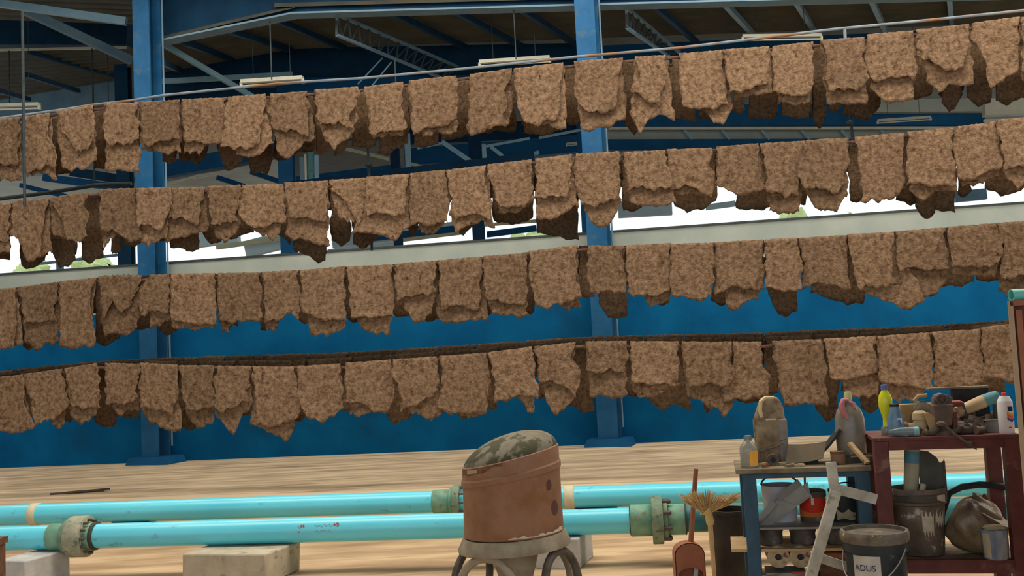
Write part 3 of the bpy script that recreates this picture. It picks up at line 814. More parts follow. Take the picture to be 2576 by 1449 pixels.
R4 = '''
-55 958 58 947|-55 -55|60 63 75 86|1091 1087 1089 1079
60 946 157 932|69 75 82 89|160 170 178 158|1072 1063 1055 1038|125 164|1055 1076 1068
162 932 244 918|173 174 179|250 249 246|1022 1026 1029 1023|178 240|1048 1062 1065 1040
264 918 352 920|266 266 267|349 345 345|1019 1018 1014 1011|280 350|1029 1044 1033 1029
353 917 446 923|357 352 350 354|447 447 436|1023 1029 1033 1047|356 459|1046 1063 1081 1091
450 924 539 924|452 458 467|533 540 548|1032 1034 1028 1017|467 537|1043 1071 1077 1058
547 925 632 926|538 541 537|629 624 633|1028 1040 1030 1013 1008|545 633|1046 1076 1094 1036 1034
636 926 740 927|639 643 648|750 754 757 746|1071 1076 1067 1056|632 742|1064 1081 1086 1095 1109 1080
748 926 856 920|753 752 762|857 860 862|1043 1056 1059 1050 1028
869 918 983 910|867 870 866|983 998 990 976|1013 1017 1036 1036|879 930|1034 1050 1047 1034
988 909 1099 902|987 1002 1009 1003|1100 1100 1101|1042 1022 1020 1000 989|1035 1112|1037 1041 1056 1056 1040
1105 901 1223 893|1115 1108 1100|1231 1235 1228 1223|1026 1037 1041 1037 1034|1150 1204|1039 1047 1054
1227 892 1338 877|1236 1240 1246|1345 1351 1355|1010 1003 998 997|1318 1341|1015 1038 1038
1345 877 1448 866|1351 1353 1355|1440 1459 1456 1448|957 963 975 1001|1372 1440|1010 1047 1036 1006
1473 864 1577 863|1478 1474|1578 1575|936 936 937 936|1481 1576|997 996 999 995
1584 864 1708 864|1587 1585|1703 1708 1710|967 965 969 973|1592 1684|985 1006 1001 995 980
1715 865 1841 865|1719 1723 1730|1842 1846 1838|973 969 962 969 977|1730 1845|1004 1006 1018 1029 1046 1021
1843 865 1916 865|1846 1838 1818 1822|1911 1935 1935|1013 1006 999 988
1942 864 2066 859|1950 1958 1974|2075 2077 2084|1022 1018 1019 1021
2072 858 2203 851|2077 2083 2087|2200 2210 2208|954 957 950 942 939|2125 2212|990 1000 995
2208 851 2338 842|2207 2213|2345 2347 2346|960 969 969 982 984|2225 2330|1005 1010 1008 986
2344 841 2468 833|2351 2346 2349|2467 2476 2470|981 979 970 963
2468 829 2640 812|2467 2480 2469|2640 2640|952 953 964 976 980
'''
# sheets on the second bar, seen through gaps and below the hems: x0 x1 | hem y
B1 = '''
130 186|443 440 436;236 275|425 423 420;300 352|405 412 408;408 446|408 416 405;448 520|408 412 415 400;542 612|385 424 420 400
617 686|400 436 440 432 447 390;688 790|400 396 386 374;792 834|385 390 385;836 880|397 390 372;884 946|371 371 372 369;950 1030|388 386 372 364
1040 1104|365 369 362 358;1106 1186|356 352 350 332;1190 1300|325 335 334 325;1313 1415|330 343 340 325;1417 1470|310 318 306;1480 1560|296 300 296
1562 1614|300 325 343 318;1690 1752|296 303 298;1754 1806|300 304 292;1842 1880|282 285 278;1882 1960|295 300 302 296;1962 2040|292 296 298 300
2042 2080|300 328 290;2082 2118|285 284 272;2120 2216|290 298 302 270;2225 2295|240 250 246;2297 2348|250 249 246;2360 2426|255 281 270 240;2430 2496|245 265 262;2498 2600|255 262 250 245
'''
B2 = '''
-20 24|655 652 650;50 118|664 676 672 655;125 196|632 676 672 655;205 264|655 662 650 645;275 304|640 641 636;305 366|620 622 612
370 424|604 608 604;430 502|620 632 628;505 566|595 612 608 600;568 642|600 598 590 584;680 735|585 602 615;737 826|625 640 650 660 650;832 884|606 622 600
886 955|614 628 612 600;1022 1058|595 599 575;1138 1192|580 590 572;1240 1345|555 560 562 552;1347 1456|582 590 604 600;1566 1620|530 534 524;1690 1802|520 535 530 510
1850 1946|525 535 530 520;2008 2034|520 524 515;2136 2170|505 512 500;2255 2322|500 515 505;2300 2358|520 545 554 535;2324 2406|504 526 538;2408 2442|490 497 480;2476 2600|472 497 482 460
'''
B3 = '''
55 92|870 880 860;150 210|850 846 850;240 306|858 866 862 850;330 394|826 828 815;396 442|830 845 838;550 602|812 820 816;650 702|826 830 825;745 784|800 812 805
865 910|800 812 806;985 1030|790 800 795;1065 1104|804 808 800;1210 1240|790 796 790;1320 1350|795 796 780;1455 1502|745 752 748;1504 1578|770 800 803 790;1640 1690|760 768 760
1790 1832|760 770 764;1928 2012|740 790 797 780;2036 2176|735 755 765 760;2330 2450|716 722 720 712;2452 2514|705 708 705
'''
B4 = '''
50 100|1040 1050 1045;156 192|1050 1062 1050;240 294|1055 1076 1074;296 358|1045 1052 1046;450 498|1070 1085 1080;598 640|1040 1046 1044;738 772|1055 1065 1050
852 886|1030 1036 1032;968 1034|1050 1068 1062 1050;1100 1118|1020 1026;1148 1182|1048 1058 1050;1222 1252|1025 1036 1020;1350 1374|1000 1006 1002;1430 1498|1020 1030 1040 1034
1566 1612|990 1000 994;1626 1738|1005 1036 1015 1030;1764 1794|1025 1040 1020;1850 1922|1002 1012 1004;1924 1962|990 995 990;2048 2112|1030 1062 1042;2114 2160|985 992 988;2162 2218|1030 1035 1020;2440 2535|986 982 990
'''
ROWK, ROWD = 0.165, 12.3


def smooth_noise(u, v, seed, f):
    r_ = np.random.RandomState(seed)
    s = np.zeros_like(u)
    for _ in range(5):
        a_, b_, c_ = r_.uniform(-f, f), r_.uniform(-f, f), r_.uniform(0, 6.3)
        s += np.sin(a_ * u + b_ * v + c_)
    return s / 5


def lerp_list(lst, t):
    return np.interp(t, np.linspace(0, 1, len(lst)), lst)


def flap(T, Lx, Rx, B, nu, nv, seed, jag):
    """pixel grid of one flap, rows from the bar (v=0) to the hem (v=1)"""
    r_ = np.random.RandomState(seed)
    u = np.linspace(0, 1, nu)
    v = np.linspace(0, 1, nv)
    U, V = np.meshgrid(u, v)
    lx = np.interp(V, np.linspace(0, 1, len(Lx) + 1), [T[0]] + list(Lx))
    rx = np.interp(V, np.linspace(0, 1, len(Rx) + 1), [T[2]] + list(Rx))
    # curved hem: a little rounding between the measured points
    by = lerp_list(B, U) + 1.5 * smooth_noise(U, U * 0, seed + 5, 9)
    ty = T[1] + (T[3] - T[1]) * U
    def rag(n_):
        w_ = np.convolve(r_.uniform(-1, 1, n_ + 6), [0.5, 1, 1, 0.5], 'same')[3:-3]
        return w_ * jag * 0.75 + r_.uniform(-1, 1, n_) * jag * 0.45
    hem = rag(nu)[None]
    X = lx + (rx - lx) * U
    Y = ty + (by - ty) * V
    e = np.clip(1 - (1 - V) * nv / 2.2, 0, 1)
    Y = Y + hem * e
    le = np.clip(1 - U * nu / 2.2, 0, 1)
    re = np.clip(1 - (1 - U) * nu / 2.2, 0, 1)
    jl = rag(nv)[:, None] * 0.8
    jr = rag(nv)[:, None] * 0.8
    jl[0], jr[0] = 0, 0
    X = X + jl * le + jr * re
    X += r_.uniform(-0.5, 0.5, X.shape)
    Y[1:] += r_.uniform(-0.5, 0.5, Y[1:].shape)
    return U, V, X, Y


def hang(front, back, D, seed, m, nu=22, nvf=20, nvb=22, jag=4.6, amp=0.024, thick=0.009, gap=0.034):
    """one folded sheet: front flap up over the bar and down the rear flap, with thickness"""
    T, Lx, Rx, B = front
    U, V, X, Y = flap(T, Lx, Rx, B, nu, nvf, seed, jag)
    dz = amp * V * (0.4 + smooth_noise(U, V, seed + 1, 5.5)) + 0.010 * smooth_noise(U, V, seed + 2, 22)
    rr = np.random.RandomState(seed + 9)
    curl = rr.uniform(-0.6, 0.6) * 0.035
    dz = dz + curl * V ** 2 * (U - 0.5) * 2 + 0.004 * V
    rough = rr.uniform(-1, 1, X.shape) * 0.004
    em = np.maximum(np.maximum(np.abs(U - 0.5) * 2, V * 0.98) ** 14, 0)
    dz = dz + em * rr.uniform(0, 0.022, X.shape)
    F = P(X, Y, D - dz + rough, ROWK)[::-1]
    Tb, Lb, Rb, Bb = back
    U, V, X, Y = flap(Tb, Lb, Rb, Bb, nu, nvb, seed + 50, jag)
    dz = amp * V * smooth_noise(U, V, seed + 3, 5.5) + rr.uniform(-1, 1, X.shape) * 0.003
    G = P(X, Y, D + gap + dz, ROWK)
    mid = (F[-1] + G[0]) / 2
    mid[:, 2] += 0.018 + rr.uniform(-0.004, 0.006, nu)
    q1 = F[-1] * 0.6 + mid * 0.4
    q1[:, 2] += 0.006
    q2 = G[0] * 0.6 + mid * 0.4
    q2[:, 2] += 0.006
    A = np.concatenate([F, q1[None], mid[None], q2[None], G])
    return skin(A, thick, m)


def skin(A, thick, m):
    nr, nc = A.shape[:2]
    du = np.gradient(A, axis=1)
    dv = np.gradient(A, axis=0)
    nn = np.cross(du, dv)
    nn /= (np.linalg.norm(nn, axis=2, keepdims=True) + 1e-9)
    Bk = A + nn * thick
    org = A.reshape(-1, 3).mean(0)
    vs = np.concatenate([A.reshape(-1, 3), Bk.reshape(-1, 3)]) - org
    i = np.arange(nr * nc).reshape(nr, nc)
    a_, b_, c_, d_ = i[:-1, :-1].ravel(), i[:-1, 1:].ravel(), i[1:, 1:].ravel(), i[1:, :-1].ravel()
    N_ = nr * nc
    f = [np.stack([a_, d_, c_, b_], 1), np.stack([a_, b_, c_, d_], 1) + N_]
    for ring in (i[0], i[-1][::-1], i[::-1, 0], i[:, -1]):
        f.append(np.stack([ring[:-1], ring[1:], ring[1:] + N_, ring[:-1] + N_], 1))
    f = np.concatenate(f)
    me = bpy.data.meshes.new('rubber_sheet')
    me.vertices.add(len(vs))
    me.vertices.foreach_set('co', vs.ravel().astype(np.float32))
    me.loops.add(f.size)
    me.loops.foreach_set('vertex_index', f.ravel().astype(np.int32))
    me.polygons.add(len(f))
    me.polygons.foreach_set('loop_start', np.arange(0, f.size, 4, dtype=np.int32))
    me.polygons.foreach_set('use_smooth', np.ones(len(f), bool))
    me.update(calc_edges=True)
    me.validate()
    me.materials.append(m)
    o = bpy.data.objects.new('rubber_sheet', me)
    COL.objects.link(o)
    o.location = org
    return o


ROWN = ['top', 'second', 'third', 'bottom']
NUM = lambda s: [float(x) for x in s.split()]
fronts = []
for ri, txt in enumerate((R1, R2, R3, R4)):
    rows = []
    for line in txt.strip().split('\n'):
        p = line.split('|')
        T = NUM(p[0])
        T = (T[0], T[1], T[2], T[3])
        fr = (T, NUM(p[1]), NUM(p[2]), NUM(p[3]))
        bk = (NUM(p[4]), NUM(p[5])) if len(p) > 4 else None
        rows.append((fr, bk))
    fronts.append(rows)
    for i, (fr, bk) in enumerate(rows):
        T, Lx, Rx, B = fr
        if bk:
            xs, hb = bk
            bfl = (T, [T[0] * 0.5 + xs[0] * 0.5, xs[0]], [T[2] * 0.5 + xs[1] * 0.5, xs[1]], hb)
        else:
            bfl = (T, [Lx[-1] + 4], [Rx[-1] - 4], [y - 10 for y in B])
        # neighbours overlap a little in depth so that edges never cut into each other
        D = ROWD + (0.018 if i % 2 else -0.018)
        o = hang(fr, bfl, D, 1000 * ri + 17 * i + 3, K['sheet'])
        rng_b = max(B) - min(B)
        slope = B[-1] - B[0]
        drop = (max(bk[1]) - sum(B) / len(B)) if bk else 0
        look = 'long rear flap below' if drop > 55 else ('hem torn up on the right' if slope < -16 else ('hem torn down to the right' if slope > 16 else (
            'jagged wavy hem' if rng_b > 14 else ('short rear flap showing' if bk else 'even straight hem'))))
        nar = 'narrow brown sheet' if T[2] - T[0] < 80 else 'brown crumbly sheet'
        tag(o, '%s in the %s row, %s from left, %s' % (nar, ROWN[ri], ORD[i], look), 'sheet', 'sheets hanging in the %s row' % ROWN[ri])

# bars that carry the rows
tops = []
for ri, rows in enumerate(fronts):
    xs, ys = [], []
    for fr, bk in rows:
        T = fr[0]
        xs += [T[0], T[2]]
        ys += [T[1], T[3]]
    tops.append((np.array(xs), np.array(ys)))
    order = np.argsort(xs)
    tops[-1] = (np.array(xs)[order], np.array(ys)[order])
    kn = [[-60, 250, 870, 1460, 2140, 2640], [-60, 240, 700, 1445, 2140, 2640], [-60, 245, 760, 1462, 2130, 2640], [-60, 255, 870, 1462, 1925, 2640]][ri]
    kz = np.interp(kn, *tops[-1])
    pts = [P(x, y + 7, ROWD + 0.035, ROWK) for x, y in zip(kn, kz)]
    tag(obj('drying_bar', MB().tube(pts, 0.020, 8), K['bar']), 'rusty front bar carrying the %s row of sheets' % ROWN[ri], 'bar', 'front drying bars')

STRIP = ([-60, 260, 450, 850, 1280, 1460, 1900, 2300, 2700], [944, 912, 903, 892, 866, 852, 842, 826, 800])
bdy = [13, 9, 1, None]
for ri, txt in enumerate((B1, B2, B3, B4)):
    items = []
    for line in txt.strip().replace('\n', ';').split(';'):
        a_, h_ = line.split('|')
        a_ = NUM(a_)
        items.append((a_[0], a_[1], NUM(h_)))
    def topy(x, lay):
        f_ = np.interp(x, *tops[ri])
        if ri < 3:
            return f_ + bdy[ri] * (1 if lay == 0 else 2)
        s_ = np.interp(x, *STRIP)
        return f_ + (s_ - f_) * (0.5 if lay == 0 else 1.0)
    layers = [(items, 0.46)]
    # fill the open stretches of the second bar with ordinary short sheets
    cov = sorted((a_, b_) for a_, b_, _ in items)
    fill = []
    x = -60.0
    for a_, b_ in cov + [(2640, 2640)]:
        while a_ - x > 14:
            w = min(a_ - x, random.uniform(84, 112))
            if a_ - x - w < 30:
                w = a_ - x
            fill.append((x, x + w - 5))
            x += w
        x = max(x, b_)
    fill = [(a_, b_, [np.interp((a_ + b_) / 2, *tops[ri]) + random.uniform(78, 96)] * 2 if ri < 3 else [np.interp((a_ + b_) / 2, *tops[ri]) + random.uniform(70, 90)] * 2) for a_, b_ in fill]
    x = -60.0
    far_items = []
    while x < 2640:
        w = random.uniform(92, 122)
        h0 = np.interp(x + w / 2, *(STRIP if ri == 3 else tops[ri])) + random.uniform(74, 90)
        far_items.append((x, x + w - 1, [h0, h0 + random.uniform(-6, 6)]))
        x += w
    layers.append((far_items, 0.92))
    layers[0] = (sorted(items + fill), 0.46)
    for lay, (its, dd) in enumerate(layers):
        for i, (a_, b_, h_) in enumerate(its):
            T = (a_ + 1, float(topy(a_, lay)), b_ - 1, float(topy(b_, lay)))
            h_ = [max(y, T[1] + 30) for y in h_]
            fr = (T, [a_ + random.uniform(-2, 3), a_ + random.uniform(0, 6)], [b_ + random.uniform(-3, 2), b_ - random.uniform(0, 6)], h_)
            bfl = (T, [a_ + 4], [b_ - 4], [y - random.uniform(6, 20) for y in h_])
            o = hang(fr, bfl, ROWD + dd + (0.012 if i % 2 else -0.012), 9000 + 1000 * ri + 333 * lay + 13 * i, K['sheet_shade'], nu=max(6, int((b_ - a_) / 7)), nvf=14, nvb=8, jag=4.0, amp=0.03, gap=0.06)
            w_ = b_ - a_
            look = 'narrow ' if w_ < 45 else ('wide ' if w_ > 95 else '')
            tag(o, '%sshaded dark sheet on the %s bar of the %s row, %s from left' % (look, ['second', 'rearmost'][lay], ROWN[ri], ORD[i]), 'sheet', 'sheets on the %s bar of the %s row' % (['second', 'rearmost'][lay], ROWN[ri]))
    for lay, (its, dd) in enumerate(layers):
        kx = [-60, 640, 1290, 1950, 2640]
        tag(obj('drying_bar', MB().tube([P(x, float(topy(x, lay)) + 8, ROWD + dd + 0.03, ROWK) for x in kx], 0.018, 8), K['bar']), 'rusty %s bar behind the %s row of sheets' % (['second', 'rearmost'][lay], ROWN[ri]), 'bar', 'rear drying bars')

# ================================================================== PIPES
RY = Matrix.Rotation(math.pi / 2, 4, 'Y')


class Line:
    """local frame running along a pipe or a table front: u to the right, v away, z up"""

    def __init__(s, px, py, Y, k):
        v = ray(px, py)
        x = v[0] / v[1] * Y
        s.D, s.k = Y + k * x, k
        s.O = P(px, py, s.D, k)
        s.e = np.array([1, -k, 0]) / math.hypot(1, k)
        s.nn = np.array([k, 1, 0]) / math.hypot(1, k)
        s.rz = -math.atan(k)

    def pt(s, px, py, v=0.0):
        return P(px, py, s.D + v * math.hypot(1, s.k), s.k)

    def u(s, px, py, v=0.0):
        return float((s.pt(px, py, v) - s.O) @ s.e)

    def z(s, px, py, v=0.0):
        return float(s.pt(px, py, v)[2])

    def w(s, u, v, z):
        q = s.O + s.e * u + s.nn * v
        return (q[0], q[1], z)


def along(u):
    return Matrix.Translation((u, 0, 0)) @ RY


def pipe(name, label, px, py, D, k, r, zc, seg):
    v = ray(px, py)
    ln = Line(px, py, D / (1 + k * v[0] / v[1]), k)
    t = thing(name, label, 'pipe', (ln.O[0], ln.O[1], zc), ln.rz)
    for (a_, b_, m) in seg:
        obj('pipe_run', MB().lathe([(r, ln.u(a_, py)), (r, ln.u(b_, py))], 40, RY), K[m], t, smooth=50)
    return t, ln


def collar(t, ln, py, name, a_, b_, r, m, parent=None, ridges=0, label=None):
    ua, ub = ln.u(a_, py), ln.u(b_, py)
    c = 0.006
    mb = MB().lathe([(r - c, ua), (r, ua + c), (r, ub - c), (r - c, ub)], 40, RY)
    o = obj(name, mb, K[m], t, smooth=50)
    for i in range(ridges):
        aa = 2 * math.pi * i / ridges
        mb = MB().beam((ua + 0.01, math.cos(aa) * r, math.sin(aa) * r), (ub - 0.01, math.cos(aa) * r, math.sin(aa) * r), 0.012, 0.012)
    return o


def bolts(parent, u, r, n, m, size=0.03, phase=0.0):
    first = None
    for i in range(n):
        a_ = 2 * math.pi * i / n + phase
        if first is None:
            first = obj('bolt', MB().lathe([(size * 0.55, -size), (size * 0.55, size), (size * 0.25, size * 1.3)], 6, RY), m, parent)
            o = first
        else:
            o = first.copy()
            COL.objects.link(o)
        o.location = (u, math.cos(a_) * r, math.sin(a_) * r)


ZP = 0.338
tp, ln = pipe('water_pipe', 'front cyan plastic water pipe resting on concrete blocks', 0, 1364, 8.0, 0.125, 0.1, ZP, [(-90, 1590, 'pvc'), (1720, 2700, 'pvcd')])
PY = 1350
collar(tp, ln, PY, 'socket', 128, 172, 0.112, 'socket', ridges=0)
fl = collar(tp, ln, PY, 'flange', 182, 222, 0.17, 'flange')
bolts(fl, ln.u(226, PY), 0.135, 12, K['darkcast'], 0.022)
fr = collar(tp, ln, PY, 'flange', 168, 184, 0.145, 'flangeg')
collar(tp, ln, PY, 'socket', 222, 243, 0.112, 'socket')
collar(tp, ln, PY, 'seal_ring', 236, 246, 0.116, 'dirt', label='dark ring')
collar(tp, ln, PY - 40, 'socket', 1586, 1642, 0.122, 'socket')
collar(tp, ln, PY - 40, 'seal_ring', 1584, 1589, 0.115, 'dirt')
fl = collar(tp, ln, PY - 40, 'flange', 1640, 1668, 0.185, 'flangeg')
bolts(fl, ln.u(1676, PY - 40), 0.15, 8, K['darkcast'], 0.032, 0.3)
collar(tp, ln, PY - 40, 'flange', 1668, 1680, 0.150, 'flangeg')
collar(tp, ln, PY - 40, 'socket', 1680, 1724, 0.118, 'socket')
collar(tp, ln, PY - 40, 'seal_ring', 1722, 1727, 0.121, 'dirt')
# paint marks on the front pipe
def pipe_mark(name, x0, x1, za, zb, m):
    mb = MB()
    vs, fs = [], []
    ua, ub = ln.u(x0, 1330), ln.u(x1, 1330)
    nn = 8
    for i in range(nn + 1):
        t_ = i / nn
        j0, j1 = random.uniform(-0.12, 0.12), random.uniform(-0.12, 0.12)
        for a_ in (za + j0, zb + j1):
            vs.append((ua + (ub - ua) * t_, -0.1012 * math.cos(a_), 0.1012 * math.sin(a_)))
    for i in range(nn):
        fs.append((2 * i, 2 * i + 2, 2 * i + 3, 2 * i + 1))
    return obj(name, mb.add(vs, fs), m, tp)


pipe_mark('paint_mark', 758, 766, 0.0, 0.45, K['redmark'])
pipe_mark('paint_mark', 764, 776, 0.35, 0.5, K['redmark'])
pipe_mark('paint_mark', 848, 862, 0.42, 0.6, K['redmark'])
pipe_mark('stain', 802, 848, -0.05, 0.45, K['haze'])
# embossed thin ribs that catch the light along the pipe
tb, lb = pipe('water_pipe', 'rear cyan plastic water pipe along the kerb behind the front pipe', 0, 1310, 9.6, 0.125, 0.103, 0.315, [(-100, 1092, 'pvc'), (1158, 2720, 'pvc')])
collar(tb, lb, 1300, 'coupling_band', 80, 100, 0.112, 'band')
collar(tb, lb, 1260, 'socket', 1090, 1134, 0.113, 'socket')
collar(tb, lb, 1260, 'flange', 1132, 1142, 0.125, 'socket')
f2 = collar(tb, lb, 1260, 'flange', 1142, 1160, 0.155, 'flangeg')
bolts(f2, lb.u(1164, 1260), 0.135, 10, K['darkcast'], 0.022)
collar(tb, lb, 1250, 'coupling_band', 1420, 1446, 0.112, 'band')

# ------------------------------------------------------------------ concrete blocks under the pipes
def block(px0, px1, py, D, dep, zt, m, label, zb=0.0):
    v = ray(px0, py)
    l = Line(px0, py, D / (1 + 0.05 * v[0] / v[1]), 0.05)
    w = l.u(px1, py) - l.u(px0, py)
    mb = MB().box((w / 2, dep / 2, (zt + zb) / 2), (w, dep, zt - zb))
    mb.v = [(x + random.uniform(-.008, .008), y, z + random.uniform(-.006, .006) if z > 0.1 else z) for x, y, z in mb.v]
    o = obj('concrete_block', mb, m, loc=(l.O[0], l.O[1], 0), bevel=0.012)
    o.rotation_euler = (0, 0, -0.28)
    return tag(o, label, 'block')


block(458, 690, 1400, 7.86, 0.55, 0.232, K['block'], 'cream concrete block under the front pipe left of the pump')
block(1345, 1460, 1410, 7.9, 0.5, 0.232, K['blockg'], 'grey concrete block seen through the arched pump stand')
block(-10, 78, 1420, 7.9, 0.5, 0.232, K['blockg'], 'pale grey concrete block under the front pipe at the left edge')
for nm, px, l_ in (('l', 330, 'left'), ('r', 1500, 'right'), ('m', 2300, 'far right')):
    v = P(px, 1300, 9.6, 0.125)
    o = obj('concrete_block', MB().box((0, 0, 0.105), (0.4, 0.3, 0.21)), K['block'], loc=(v[0], v[1], 0))
    tag(o, 'low concrete block hidden behind the front pipe, carrying the rear pipe, %s' % l_, 'block')
# dark stain of wood scrap on the slab
q = PZ(190, 1242, SLABZ)
o = obj('wood_splinter', MB().beam((-0.35, 0, 0.012), (0.35, 0.12, 0.012), 0.05, 0.024).beam((-0.1, -0.05, 0.03), (0.42, 0.15, 0.03), 0.04, 0.02), K['darkcast'], loc=(q[0], q[1], SLABZ))
tag(o, 'dark splinter of wood lying on the slab at left', 'scrap')

# left edge post
l = Line(0, 1400, 5.0, 0.0)
o = obj('steel_post', MB().box((-0.03, 0, 0.42), (0.06, 0.06, 0.84)).box((-0.03, 0, 0.85), (0.08, 0.08, 0.03)), K['rust'], loc=(l.O[0] + 0.012, l.O[1], 0))
hz = P(0, 1352, 5.0, 0)[2]
for v in o.data.vertices:
    v.co.z *= hz / 0.865
tag(o, 'dark rusty steel post cut off by the left edge', 'post')

# ================================================================== PUMP
YP = 6.0
S = YP / FPX
c0 = P(1292, 1350, YP, 0)
zof = lambda y: float(P(1292, y, YP, 0)[2])
t = thing('pump_motor', 'terracotta pump housing with grey dome on an arched stand', 'pump', (c0[0], YP + 0.31, 0))
zb, zt = zof(1362), zof(1157)
H = zt - zb


def shear(mb, base=0.03, top=0.205):
    mb.v = [(x, y, z + x * (base + (top - base) * min(1.15, max(0, (z - zb) / H)))) for x, y, z in mb.v]
    return mb


RB = 0.312
prof = [(RB * 0.99, zb), (RB, zb + 0.008), (RB * 0.985, zb + H * 0.72), (RB * 1.012, zb + H * 0.735), (RB * 1.012, zb + H * 0.80), (RB * 0.985, zb + H * 0.82), (RB * 0.98, zt - 0.004), (RB * 0.965, zt), (RB * 0.9, zt)]
obj('motor_housing', shear(MB().lathe(prof, 48)), K['terra'], t)
dome = [(RB * 0.955 * math.cos(a_), zt - 0.012 + 0.148 * math.sin(a_)) for a_ in [i * math.pi / 2 / 10 for i in range(11)]]
dome[-1] = (0.0, dome[-1][1])
obj('dome_cap', shear(MB().lathe(dome, 48)), K['dome'], t)
obj('rust_patch', shear(MB().wrap(RB * 0.984, -1.35, -0.15, zb + H * 0.90, zb + H * 0.985, top=lambda q_: zb + H * 0.992, bot=lambda q_: zb + H * (0.88 + 0.025 * math.sin(13 * q_) * math.sin(5 * q_ + 1) + 0.07 * q_), n=30)), K['rust'], t)
obj('scraped_patch', shear(MB().wrap(RB * 0.988, -1.05, -0.72, zb + H * 0.92, zb + H * 0.975)), K['beige'], t)
obj('paint_chips', shear(MB().wrap(RB * 1.003, -0.1, 1.3, zb + 0.012, zb + 0.03, top=lambda q_: zb + 0.014 + 0.012 * abs(math.sin(9 * q_) * math.sin(23 * q_)) + 0.014 * q_ ** 3, bot=lambda q_: zb + 0.010, n=40)), K['splash'], t, label='pale chipped paint at the lower rim')
for (ax, fz, ra, rz_) in ((0.98, 0.30, 0.115, 0.042), (0.83, 0.58, 0.07, 0.03)):
    vs = [(RB * 0.9985 * math.sin(ax), -RB * 0.9985 * math.cos(ax), zb + H * fz)]
    for i in range(14):
        q_ = 2 * math.pi * i / 14
        a_ = ax + ra * math.cos(q_)
        vs.append((RB * 1.0 * math.sin(a_), -RB * 1.0 * math.cos(a_), zb + H * fz + rz_ * math.sin(q_)))
    obj('grease_spot', shear(MB().add(vs, [(0, i + 1, (i + 1) % 14 + 1) for i in range(14)])), K['spot'], t)
zr0, zr1 = zof(1400), zb - 0.004
ring = MB().lathe([(0.35, zr0), (0.352, zr0 + 0.02), (0.325, zr1 - 0.01), (0.318, zr1), (0.2, zr1), (0.2, zr0)], 48, closed=True)
ring.v = [(x, y, z + x * 0.045) for x, y, z in ring.v]
obj('base_ring', ring, K['castgrey'], t)
for i, a0 in enumerate((-32, 58, 148, 238)):
    a_ = math.radians(a0)
    cx, cy = 0.31 * math.sin(a_), -0.31 * math.cos(a_)
    tx, ty = math.cos(a_), math.sin(a_)
    RA = 0.20
    pts_ = [(-RA, 0.0), (-RA, 0.10)] + [(-RA * math.cos(math.pi * j / 16), zr0 - RA + RA * math.sin(math.pi * j / 16)) for j in range(17)] + [(RA, 0.10), (RA, 0.0)]
    path = []
    for hx, hz_ in pts_:
        sp = 1.0 + 0.16 * (1 - hz_ / zr0)
        path.append(Vector((cx * sp + tx * hx, cy * sp + ty * hx, max(0.0, hz_ - 0.012) + cx * 0.03 * hz_)))
    obj('arched_leg', MB().tube(path, 0.026, 10), K['castgrey'] if i % 2 == 0 else K['darkcast'], t)
obj('column_web', MB().lathe([(0.16, 0.02), (0.10, zr0 * 0.55), (0.16, zr0)], 24), K['castgrey'], t)
obj('foot_ring', MB().lathe([(0.44, 0.0), (0.44, 0.03), (0.30, 0.03), (0.30, 0.0)], 40, closed=True), K['castgrey'], t)

# ================================================================== DUSTPAN, BROOM, BIN
YD = 6.75
s = YD / FPX
zz = lambda y, x=1730: float(P(x, y, YD, 0)[2])
xx = lambda x, y=1400: float(P(x, y, YD, 0)[0])
cx = xx(1732)
t = thing('dustpan', 'rust-red upright dustpan with a long handle', 'dustpan', (cx, YD, 0))
w = 36.5 * s
zt_ = zz(1362)
arch = [(-w, 0.0)] + [(w * -math.cos(math.pi * i / 12), zt_ - w * 0.75 + w * 0.75 * math.sin(math.pi * i / 12)) for i in range(13)] + [(w, 0.0)]
zo = zz(1424)
front = [(-w, 0.0)] + arch[1:-1] + [(w, 0.0)] + [(w * 0.86 * math.cos(math.pi * i / 10), zo - 0.05 + 0.05 * math.sin(math.pi * i / 10) if 0 < i < 10 else 0.0) for i in range(11)]
obj('pan_front', MB().prism(front, -0.06, -0.054), K['dust'], t)
obj('pan_back', MB().prism(arch, 0.05, 0.056), K['dust'], t)
mb = MB()
for i in range(len(arch) - 1):
    a_, b_ = arch[i], arch[i + 1]
    mb.add([(a_[0], -0.06, a_[1]), (b_[0], -0.06, b_[1]), (b_[0], 0.056, b_[1]), (a_[0], 0.056, a_[1]), (a_[0] * .96, -0.06, a_[1] - .004), (b_[0] * .96, -0.06, b_[1] - .004), (b_[0] * .96, 0.056, b_[1] - .004), (a_[0] * .96, 0.056, a_[1] - .004)],
           [(0, 1, 2, 3), (7, 6, 5, 4), (0, 4, 5, 1), (3, 2, 6, 7), (0, 3, 7, 4), (1, 5, 6, 2)])
obj('pan_hood', mb, K['dust'], t)
obj('scoop_tongue', MB().beam((0.02, -0.0, 0.02), (0.05, 0.02, zo - 0.02), 0.03, 0.01, (0, 1, 0)), K['wire'], t)
hx0, hx1 = xx(1737, 1362) - cx, xx(1751, 1180) - cx
hz1 = zz(1180)
obj('handle', MB().tube([(hx0, 0, zt_ - 0.02), (hx0 + (hx1 - hx0) * 0.5, 0, (zt_ + hz1) / 2), (hx1, 0.0, hz1)], [0.018, 0.016, 0.0155], 12), K['dust'], t)
